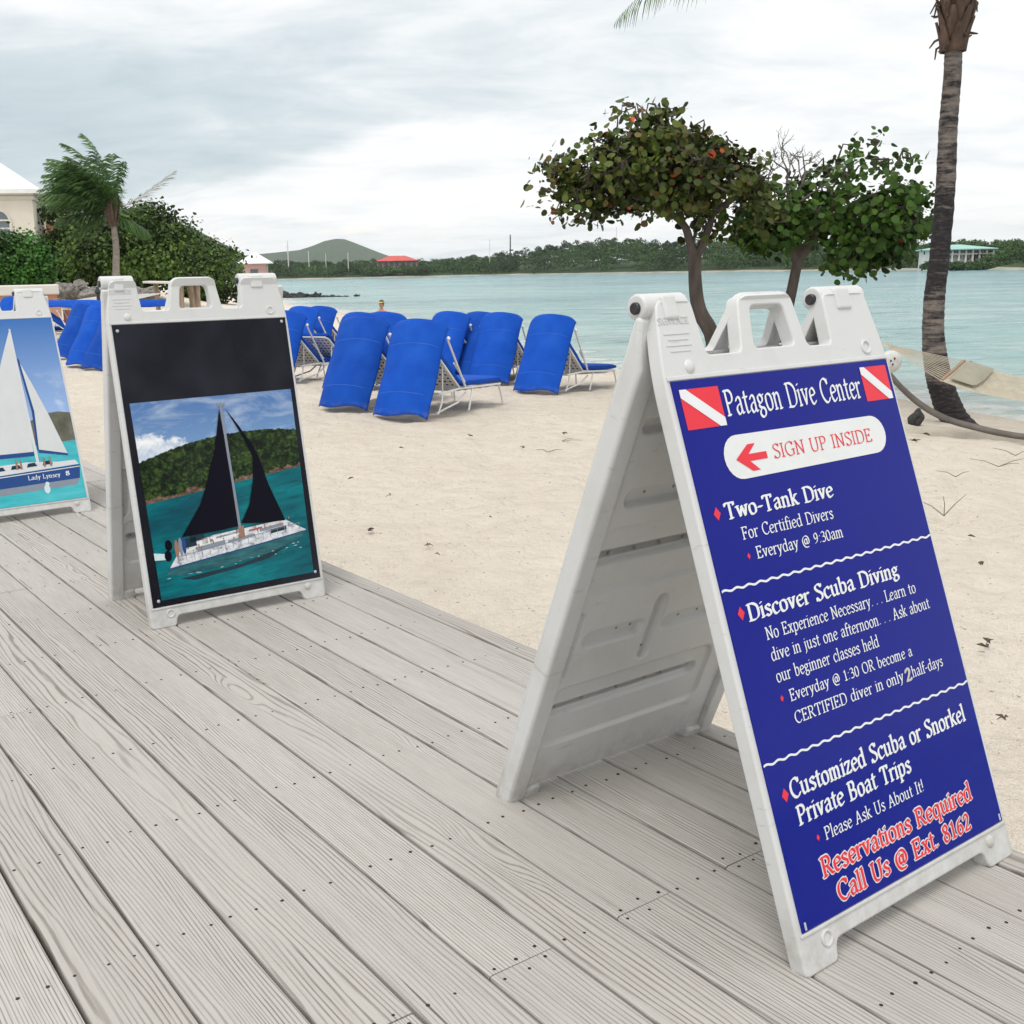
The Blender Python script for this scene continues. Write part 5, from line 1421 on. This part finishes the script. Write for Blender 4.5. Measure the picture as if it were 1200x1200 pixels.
def lounger(shade_kind='back'):
    """local axes: x across, y towards the foot end, z up; origin on the sand below the hinge"""
    r = empty('sun_lounger'); W2 = .30; ZS = .25
    q = MB()
    for s in (-1, 1): q.tube([(s*W2, -.55, ZS-.03), (s*W2, -.05, ZS), (s*W2, 1.10, ZS)], .013, 8)
    q.tube([(-W2, 1.10, ZS), (W2, 1.10, ZS)], .013, 8); q.tube([(-W2, -.55, ZS-.03), (W2, -.55, ZS-.03)], .013, 8); q.tube([(-W2, 0, ZS), (W2, 0, ZS)], .013, 8)
    for i in range(5):
        y_ = .14+.2*i; q.tube([(-W2, y_, ZS), (-.2, y_, ZS-.035), (.2, y_, ZS-.035), (W2, y_, ZS)], .007, 6)
    for s in (-1, 1): q.tube([(s*W2, -.62, .02), (s*W2, -.1, .10), (s*W2, .12, .20)], .011, 8)
    q.build('frame', m_tube, r, smooth=True)
    for s in (-1, 1):
        for pts in ([(s*W2, 1.05, ZS), (s*(W2+.01), 1.10, .15), (s*(W2+.02), 1.16, 0)], [(s*W2, .30, ZS), (s*(W2+.02), .22, .14), (s*(W2+.03), .14, 0)], [(s*W2, -.48, ZS-.03), (s*(W2+.01), -.52, .12), (s*(W2+.01), -.60, .01), (s*(W2-.08), -.62, .005)]):
            q = MB(); q.tube(pts, .011, 8); q.build('leg', m_tube, r, smooth=True)
    # back rest: frame and woven straps
    B0, B1 = Vector((0, -.02, ZS+.01)), Vector((0, -.56, ZS+.36)); bd = (B1-B0)
    q = MB(); c_ = lambda u, v: Vector((u*W2*.95, 0, 0))+B0+bd*v
    q.tube([c_(-1, 0), c_(-1, .93), c_(-.88, 1), c_(.88, 1), c_(1, .93), c_(1, 0)], .012, 8)
    q.tube([c_(-.9, .7), Vector((-.27, -.42, ZS-.03))], .009, 6); q.tube([c_(.9, .7), Vector((.27, -.42, ZS-.03))], .009, 6)
    bf_ = q.build('backrest_frame', m_tube, r, smooth=True)
    q = MB(); nrm = Vector((1, 0, 0)).cross(bd).normalized()
    for i in range(9):
        u = -.9+1.8*i/8; a, b_ = c_(u, .02), c_(u, .98); w = Vector((.017, 0, 0)); o_ = nrm*(.004)
        q.raw([a-w, a+w, b_+w, b_-w, a-w+o_, a+w+o_, b_+w+o_, b_-w+o_], [(3, 2, 1, 0), (4, 5, 6, 7), (0, 1, 5, 4), (2, 3, 7, 6), (1, 2, 6, 5), (3, 0, 4, 7)])
    for i in range(9):
        v = .05+.9*i/8; a, b_ = c_(-.98, v), c_(.98, v); w = bd.normalized()*.017; o0, o_ = nrm*.0055, nrm*.010
        q.raw([a-w+o0, b_-w+o0, b_+w+o0, a+w+o0, a-w+o_, b_-w+o_, b_+w+o_, a+w+o_], [(3, 2, 1, 0), (4, 5, 6, 7), (0, 1, 5, 4), (2, 3, 7, 6), (1, 2, 6, 5), (3, 0, 4, 7)])
    q.build('woven_straps', m_strap, bf_)
    # cushions
    def pad(p0, p1, up, th, w):
        q = MB(); d = p1-p0; n_ = 14; m2 = 8
        prof = []
        for i in range(n_+1):
            f = i/n_; e = 1-abs(2*f-1)**8; row = []
            for j in range(m2*2):
                a = 2*PI*j/(m2*2); ca, sa = math.cos(a), math.sin(a)
                row.append(p0+d*f+Vector((w*math.copysign(abs(ca)**.35, ca), 0, 0))+up*(th*(.5+.5*math.copysign(abs(sa)**.6, sa)*(.6+.4*e)*(1+.12*math.sin(f*15)*(sa > 0)))))
            prof.append(row)
        k = m2*2; q.raw([p for row in prof for p in row], [(i*k+j, i*k+(j+1) % k, (i+1)*k+(j+1) % k, (i+1)*k+j) for i in range(n_) for j in range(k)]+[tuple(range(k-1, -1, -1)), tuple(n_*k+j for j in range(k))])
        return q
    pad(Vector((0, .02, ZS+.012)), Vector((0, 1.14, ZS+.012)), Vector((0, 0, 1)), .085, .305).build('seat_cushion', m_canvas, r, smooth=True)
    up = Vector((0, .54, .86)).normalized()
    pad(B0+up*.012, B1+up*.012, up, .075, .295).build('back_cushion', m_canvas, r, smooth=True)
    # shade: two arms and a bowed canvas
    if shade_kind == 'none': return r
    if shade_kind == 'back': T0 = Vector((0, -.40, .955)); bot = Vector((0, -.90, -.035)); arm = [(.05, ZS+.02), (-.425, .80)]
    else: T0 = Vector((0, -.55, .80)); bot = Vector((0, .72, .86)); arm = [(.0, ZS+.02), (-.25, .72)]
    d = bot-T0; nrm = Vector((1, 0, 0)).cross(d).normalized()
    if nrm.z < 0 and shade_kind != 'back': nrm = -nrm
    if shade_kind == 'back' and nrm.y > 0: nrm = -nrm
    for s in (-1, 1):
        q = MB(); q.tube([(s*.325, arm[0][0], arm[0][1]), (s*.325, arm[1][0], arm[1][1])], .013, 8); q.tube([(s*.305, arm[0][0]+.03, arm[0][1]+.05), (s*.305, arm[1][0]*.5, (arm[0][1]+arm[1][1])/2)], .010, 6); a_ = q.build('shade_arm', m_tube, r, smooth=True)
        q = MB(); q.ball((s*.338, arm[1][0]+.005, arm[1][1]), .022, 10, 7); q.build('arm_knob', m_tube, a_, smooth=True)
    q = MB(); nu, nv = 26, 28; bow = .22
    def fn(u, v):
        s = 2*u-1; p = T0+d*v; w = .325; th = s*1.22; ww = w*math.sin(th)/math.sin(1.22)
        corner = max(0, abs(s)-.55)/.45; lift = .05*corner**2*(1-v)**6*1.0
        hem = .018*math.sin(u*9+1)*v**8+.02*(s*s)*v**8
        top = .03*max(0, 1-v/.06)**2
        return p+Vector((ww, 0, 0))+nrm*(bow*(math.cos(th)-.38)+.006*math.sin(v*9+u*5)-top)+d.normalized()*(lift-hem)
    fn0 = fn
    def fn(u, v):
        p = fn0(u, v); w_ = mnoise.noise((u*2.2, v*3.1, 7.))*.016+mnoise.noise((u*7+v*2, v*2.2, 3.))*.007*(.4+v); return p+nrm*w_
    q.grid(fn, nu, nv); ca_ = q.build('shade_canvas', m_canvas, r, smooth=False, solid=.010); shade(ca_, None)
    for v0 in (.26, .77):
        q = MB(); q.grid(lambda u, v: fn(u, v0+.007*v)+nrm*.0065, nu, 1); q.build('seam', m_seam, ca_, smooth=True)
    return r


proto = {k_: lounger(k_) for k_ in ('back', 'none', 'over')}
used = set()
GL_ = 'blue cushioned loungers on the sand'


def put_lounger(kind, px, py, rot, label, Yd=None, gnd=None):
    """px, py: where the middle of the canvas hem (or the rear legs) meets the sand"""
    o = proto[kind] if kind not in used else copy_tree(proto[kind]); used.add(kind)
    p = on_sand(px, py) if Yd is None else A(px, py, Yd)
    a = math.radians(rot); p.z = 0; ax = Vector((math.cos(a), math.sin(a), 0)); p = p+ax*.86
    z0 = sz(p.x, p.y); zf = sz(p.x+ax.x*1.1, p.y+ax.y*1.1); zb = sz(p.x-ax.x*.8, p.y-ax.y*.8)
    o.location = (p.x, p.y, (z0+zb*.5+zf*.5)/2+.0); o.rotation_euler = Euler((math.atan2(zf-zb, 1.9)-.03, 0, a-PI/2), 'XYZ'); tag(o, label, 'sun lounger', GL_); return o


LN_ = [('back', 403, 480, 62, 'front lounger whose wide blue shade canvas stands just right of the catamaran board'),
       ('back', 470, 490, 60, 'front lounger with shade thrown back and its blue seat showing, nearest the dive board'),
       ('back', 628, 461, 60, 'lone lounger at the right end of the group, shade thrown back to the sand'),
       ('back', 572, 450, 61, 'lounger behind the blue seat of the nearest one, right of two overlapping shades'),
       ('back', 546, 446, 61, 'lounger behind the blue seat of the nearest one, left of two overlapping shades'),
       ('back', 510, 446, 60, 'lounger half hidden behind the tall front shade nearest the dive board'),
       ('back', 434, 455, 61, 'lounger half hidden between the two tall front shades'),
       ('back', 402, 458, 61, 'lounger whose shade top peeps over the front shade beside the board'),
       ('back', 340, 428, 62, 'far lounger with small blue shade, left one of the pair by the rocks'),
       ('back', 362, 426, 62, 'far lounger with small blue shade, right one of the pair by the rocks'),
       ('none', 352, 447, 64, 'lounger without a shade showing the white woven back beside the board'),
       ('back', 318, 450, 64, 'lounger with shade cut off by the right edge of the catamaran board'),
       ('back', 74, 421, 47, 'lounger with shade thrown back just right of the leftmost board'),
       ('back', 92, 430, 47, 'lounger with shade thrown back between the two boards, middle one of three'),
       ('back', 110, 434, 47, 'lounger with shade mostly hidden by the left leg of the catamaran board'),
       ('over', 38, 395, 8, 'lounger with its blue shade folded forward like a roof near the grey ramp'),
       ('over', 122, 392, 8, 'lounger with forward folded blue shade seen through the top of the catamaran board'),
       ('far', 3, 372, 78, 'far small lounger seen in the notch of the leftmost board, left of three'),
       ('far', 10, 372, 78, 'far small lounger seen in the notch of the leftmost board, middle of three'),
       ('far', 17, 372, 78, 'far small lounger seen in the notch of the leftmost board, right of three')]
pr = random.Random(8)
for kind, px, py, rot, lab in LN_:
    rot += pr.uniform(-3, 3)
    if kind == 'far': put_lounger('back', px, py, rot, lab, 24.)
    else: put_lounger(kind, px, py, rot, lab, {38: 25., 122: 26.}.get(px))

# ------------------------------------------------------------------ person on the beach
m_skin = simple('skin', (.42, .24, .17), .55, .08, 8); m_top = simple('coral top', (.72, .12, .075), .8, .08, 12); m_hair = simple('dark hair', (.03, .02, .016), .6, .2, 40); m_visor = simple('yellow visor', (.55, .45, .12), .6, .05); m_shorts = simple('dark shorts', (.05, .05, .07), .8, .1)
ph = A(447, 356.5, 40.)
root = empty('person', (ph.x, ph.y, sz(ph.x, ph.y)), (0, 0, math.radians(-30))); tag(root, 'person in coral top and visor sitting behind the loungers', 'person')
gz = ph.z-root.location.z          # height of the head centre above the sand


def skinned(name, verts, edges, radii, m, parent, sub=2):
    me = bpy.data.meshes.new(name); me.from_pydata(verts, edges, []); o = link(name, me, m, parent)
    o.modifiers.new('skin', 'SKIN')
    for i, r_ in enumerate(radii): me.skin_vertices[0].data[i].radius = (r_, r_) if not isinstance(r_, tuple) else r_
    me.skin_vertices[0].data[0].use_root = True
    s_ = o.modifiers.new('sub', 'SUBSURF'); s_.levels = s_.render_levels = sub; return o


hz = gz; sh = hz-.27; hp = hz-.72
vs = [(0, 0, hp), (0, .0, hp+.2), (0, .01, sh-.08), (0, 0, sh+.02), (0, -.01, sh+.11), (0, -.01, hz-.02), (0, -.02, hz+.06),
      (.17, 0, sh-.01), (.23, -.03, sh-.27), (.20, -.22, sh-.42), (.17, -.30, sh-.44), (-.17, 0, sh-.01), (-.23, -.03, sh-.27), (-.20, -.22, sh-.42), (-.17, -.30, sh-.44),
      (.10, -.05, hp-.02), (.13, -.44, hp+.06), (.13, -.50, hp-.34), (.13, -.60, hp-.37), (-.10, -.05, hp-.02), (-.13, -.44, hp+.06), (-.13, -.50, hp-.34), (-.13, -.60, hp-.37)]
es = [(0, 1), (1, 2), (2, 3), (3, 4), (4, 5), (5, 6), (3, 7), (7, 8), (8, 9), (9, 10), (3, 11), (11, 12), (12, 13), (13, 14), (0, 15), (15, 16), (16, 17), (17, 18), (0, 19), (19, 20), (20, 21), (21, 22)]
rd = [(.15, .11), (.13, .10), (.15, .11), (.09, .08), .052, (.085, .095), (.08, .095), .062, .046, .036, .030, .062, .046, .036, .030, .09, .065, .05, .035, .09, .065, .05, .035]
skinned('body', vs, es, rd, m_skin, root)
skinned('top', [(0, 0, hp+.02), (0, .0, hp+.2), (0, .01, sh-.08), (0, 0, sh+.01), (.15, 0, sh-.01), (.20, -.01, sh-.12), (-.15, 0, sh-.01), (-.20, -.01, sh-.12)], [(0, 1), (1, 2), (2, 3), (3, 4), (4, 5), (3, 6), (6, 7)], [(.165, .125), (.150, .118), (.168, .125), (.09, .085), .076, .066, .076, .066], m_top, root)
skinned('shorts', [(0, 0, hp+.03), (.10, -.05, hp-.01), (.12, -.26, hp+.03), (-.10, -.05, hp-.01), (-.12, -.26, hp+.03)], [(0, 1), (1, 2), (0, 3), (3, 4)], [(.165, .125), .10, .088, .10, .088], m_shorts, root)
q = MB(); q.ball((0, .012, hz+.055), .108, 14, 9, (.92, 1.02, .98)); q.ball((0, .10, hz-.02), .045, 8, 6, (1, 1, 1.6)); q.build('hair', m_hair, root, smooth=True)
q = MB(); q.ball((0, -.012, hz+.01), .092, 14, 9, (.82, .98, 1.2)); q.ball((0, -.108, hz), .014, 8, 6, (1, 1.2, 1.5)); fc = q.build('face', m_skin, root, smooth=True)
for s in (-1, 1):
    q = MB(); q.ball((s*.032, -.095, hz+.022), .011, 8, 6); q.build('eye', m_hair, fc, smooth=True)
    q = MB(); q.ball((s*.082, .0, hz+.01), .022, 8, 6, (.5, 1, 1.4)); q.build('ear', m_skin, fc, smooth=True)
q = MB(); q.ball((0, -.092, hz-.045), .022, 8, 6, (1.3, .5, .4)); q.build('mouth', m_top, fc, smooth=True)
q = MB(); q.tube([(.088*math.cos(a), .004+.104*math.sin(a), hz+.075) for a in np.linspace(0, 2*PI, 19)], .017, 6); q.raw([(.09*math.cos(a)*f, -.02-(.10+(.08 if f > .9 else 0))*math.sin(a)*f, hz+.07-(f-.8)*.06) for f in (.85, 1.15) for a in np.linspace(.2, PI-.2, 9)], [(i, i+1, i+10, i+9) for i in range(8)]); q.build('visor', m_visor, root)
# the towel covered low chair the person sits on
root2 = empty('beach_chair', root.location, (0, 0, math.radians(-30))); tag(root2, 'low beach chair under the person in the coral top', 'chair')
q = MB(); q.box((0, -.08, hp-.16), (.52, .52, .05)); q.build('seat', m_canvas, root2, bevel=.015)
q = MB(); q.box((0, .21, hp+.02), (.50, .04, .40), Matrix.Rotation(-.25, 3, 'X')); q.build('backrest', m_canvas, root2, bevel=.015)
for sx in (-1, 1):
    for sy in (-.30, .15): q = MB(); q.tube([(sx*.24, sy, hp-.18), (sx*.25, sy*1.1, -.04)], .014, 8); q.build('leg', m_tube, root2)

# ------------------------------------------------------------------ hammock on its curved stand
m_rope = simple('cream cotton rope', (.55, .50, .40), .9, .12, 12); m_log = simple('grey weathered beam', (.13, .118, .105), .85, .3, 5, stretch=(1, 1, 1)); m_pillow = simple('tan canvas pillow', (.30, .28, .22), .9, .08, 6); m_bar = simple('brown wooden bar', (.30, .19, .11), .6, .2, 14)
YM = 10.9
st = [A(1020, 398, YM), A(1034, 424, YM), A(1043, 439, YM), A(1058, 456, YM), A(1075, 471, YM), A(1093, 483, YM-.1), A(1115, 493, YM-.2), A(1140, 500, YM-.35), A(1170, 507, YM-.5), A(1205, 512, YM-.6), A(1260, 513, YM-.7), A(1330, 500, YM-.8), A(1400, 470, YM-.9), A(1450, 430, YM-1.)]
q = MB(); cp = catmull(st, 6)
for a, b_ in zip(cp[:-1], cp[1:]): pass
q.tube(cp, [.022+.011*math.sin(PI*i/(len(cp)-1)) for i in range(len(cp))], 10)
o = q.build('hammock_stand', m_log, smooth=True); tag(o, 'curved grey wooden beam of the hammock stand behind the palm', 'stand')
root = empty('hammock', A(1150, 455, YM)); tag(root, 'cream rope hammock with tan pillow slung behind the palm trunk', 'hammock'); B = root.location.copy()
s0, s1_ = A(1103, 446, YM-.3), A(1130, 423, YM+.45)
q = MB(); q.tube([s0-B, s1_-B], .017, 8); q.build('spreader_bar', m_bar, root, smooth=True)
e0, e1 = A(1365, 452, YM-1.0), A(1385, 432, YM-.2)
q = MB(); q.tube([e0-B, e1-B], .017, 8); q.build('spreader_bar', m_bar, root, smooth=True)


def bed(u, v):
    a = s0.lerp(e0, u); b_ = s1_.lerp(e1, u); sag = .24*4*u*(1-u); p = a.lerp(b_, v); return p-B-Vector((0, 0, sag*(1-.25*abs(2*v-1))))


q = MB()
for i in range(46):
    v = i/45; pts = [bed(j/16, v) for j in range(17)]; q.tube(pts, .0045, 4, False)
for j in range(90):
    u = j/89; q.tube([bed(u, k_/8) for k_ in range(9)], .0045, 4, False)
q.build('rope_bed', m_rope, root)
q = MB(); tie0 = A(1032, 402, YM); tie1 = st[-1]
for i in range(14):
    v = i/13; q.tube([s0.lerp(s1_, v)-B, tie0-B], .004, 4, False)
q.build('rope_fan', m_rope, root)
q = MB()
for i in range(14):
    v = i/13; q.tube([e0.lerp(e1, v)-B, tie1-B], .004, 4, False)
q.build('rope_fan', m_rope, root)
q = MB(); n_ = 10
def pil(s):
    def f(u, v):
        p = bed(.035+.12*u, .06+.88*v); th = .045*(1-abs(2*u-1)**3)*(1-abs(2*v-1)**3); return p+Vector((0, 0, .012+s*th+.03))
    return f
q.grid(pil(1), n_, n_); q.grid(pil(-1), n_, n_); q.build('pillow', m_pillow, root, smooth=True)
bz = A(1043, 424, YM-.25); q = MB(); q.ball((0, 0, 0), .112, 20, 12, (1, .5, 1)); o = q.build('float', m_plastic, smooth=True); o.location = bz; tag(o, 'round white float with dark dots hanging by the blue sign edge', 'float')
for dx, dz in ((.02, .035), (-.015, .012), (.005, -.02)):
    q2 = MB(); q2.ball((dx, -.054, dz), .009, 8, 6, (1, .4, 1.5)); q2.build('dot', m_bolt, o, smooth=True)
q = MB(); q.tube([(0, 0, .11), (-.03, 0, .20), (-.06, .06, tie0.z-bz.z+.02)], .006, 6); q.build('cord', m_rope, o)

# ------------------------------------------------------------------ things lying on the sand
ck = on_sand(1073, 496); me = rock_mesh(31, m_black, .25); o = bpy.data.objects.new('stump', me); COL.objects.link(o); o.location = ck+Vector((0, 0, .05)); o.scale = (.07, .075, .10); o.rotation_euler = (.3, .4, .5)
tag(o, 'small dark stump in the sand left of the palm foot', 'stump')
for px, py, sc_, lab in ((846, 402, (.16, .12, .34), 'pointed dark rock beside the sea grape trunk seen through the sign handle'), (866, 404, (.10, .1, .2), 'smaller pointed dark rock seen through the sign handle')):
    q = MB(); p = A(px, py, 14.6); o = bpy.data.objects.new('pointed_rock', rock_mesh(px, m_black, .35)); COL.objects.link(o); o.location = (p.x, p.y, sz(p.x, p.y)+.08); o.scale = (sc_[0], sc_[1], (A(px, 386 if px < 850 else 392, 14.6).z-o.location.z)*.95); tag(o, lab, 'rock')
m_dead = simple('dead brown leaves', (.085, .055, .04), .8, .4, 20)
pr = random.Random(12)
for i, (px, py, s_) in enumerate([(660, 511, .10), (551, 514, .09), (472, 528, .06), (432, 626, .09), (408, 565, .07), (571, 611, .04), (500, 645, .05), (1073, 520, .10), (1086, 512, .13), (1140, 633, .07), (1150, 666, .07), (1158, 758, .07), (1150, 765, .06), (1178, 850, .05), (515, 654, .04), (455, 585, .05), (612, 528, .06), (1060, 600, .05)]):
    p = on_sand(px, py); q = MB()
    for k_ in range(pr.randint(1, 3)):
        a = pr.uniform(0, 6.3); d = Vector((math.cos(a), math.sin(a), 0)); n_ = Vector((-d.y, d.x, 0)); c0 = Vector((pr.uniform(-.02, .02), pr.uniform(-.02, .02), .008+.004*k_)); w_ = s_*.15
        s_ = s_*.72; q.raw([c0-d*s_*.5, c0-n_*w_+Vector((0, 0, .014)), c0+d*s_*.5+Vector((0, 0, .01)), c0+n_*w_+Vector((0, 0, .012))], [(0, 1, 2, 3)])
    o = q.build('dry_leaf', m_dead, solid=.003); o.location = p+Vector((0, 0, .012)); tag(o, 'curled brown dry leaf lying on the open sand', 'leaf', 'dry leaves on the sand')
for i, (px, py, sp) in enumerate([(1106, 606, [(-.16, .05, .10), (.0, .03, .12), (.17, .08, .12)]), (1170, 548, [(-.18, .1, .05), (.2, .0, .06), (.1, -.1, .04)]), (1190, 535, [(-.14, .1, .05), (.15, .1, .02)]), (655, 519, [(.14, .02, .03), (.2, -.05, .02)]), (642, 531, [(.12, .0, .02), (-.1, .02, .02)]), (1120, 560, [(-.1, .1, .03), (.12, .05, .03)])]):
    p = on_sand(px, py); q = MB()
    for d in sp: d = Vector(d); q.tube([(0, 0, 0), d*.5+Vector((.01, .01, .01)), d], [.0034, .0026, .0016], 5)
    o = q.build('twig', m_twig); o.location = p+Vector((0, 0, .008)); tag(o, ['thin forked twig standing in the sand right of the blue sign', 'grey twig on the sand under the palm, the longer of two', 'grey twig at the right edge of the sand under the palm', 'dark twig on the sand beside a dry leaf cluster', 'bent pale twig on the sand left of the big sign', 'small twig on the sand between palm and sign'][i], 'twig', 'twigs on the sand')

# ------------------------------------------------------------------ the air
HAZE = 0.00013
q = MB(); q.box((0, 1700, 55), (5600, 4400, 130))
m = bpy.data.materials.new('sea air'); m.use_nodes = True; nt = m.node_tree; nt.nodes.clear()
out = nt.nodes.new('ShaderNodeOutputMaterial'); pv = nt.nodes.new('ShaderNodeVolumePrincipled'); pv.inputs['Color'].default_value = (.93, .97, 1., 1); pv.inputs['Density'].default_value = HAZE
nt.links.new(pv.outputs[0], out.inputs['Volume'])
o = q.build('haze', m); tag(o, kind='stuff')
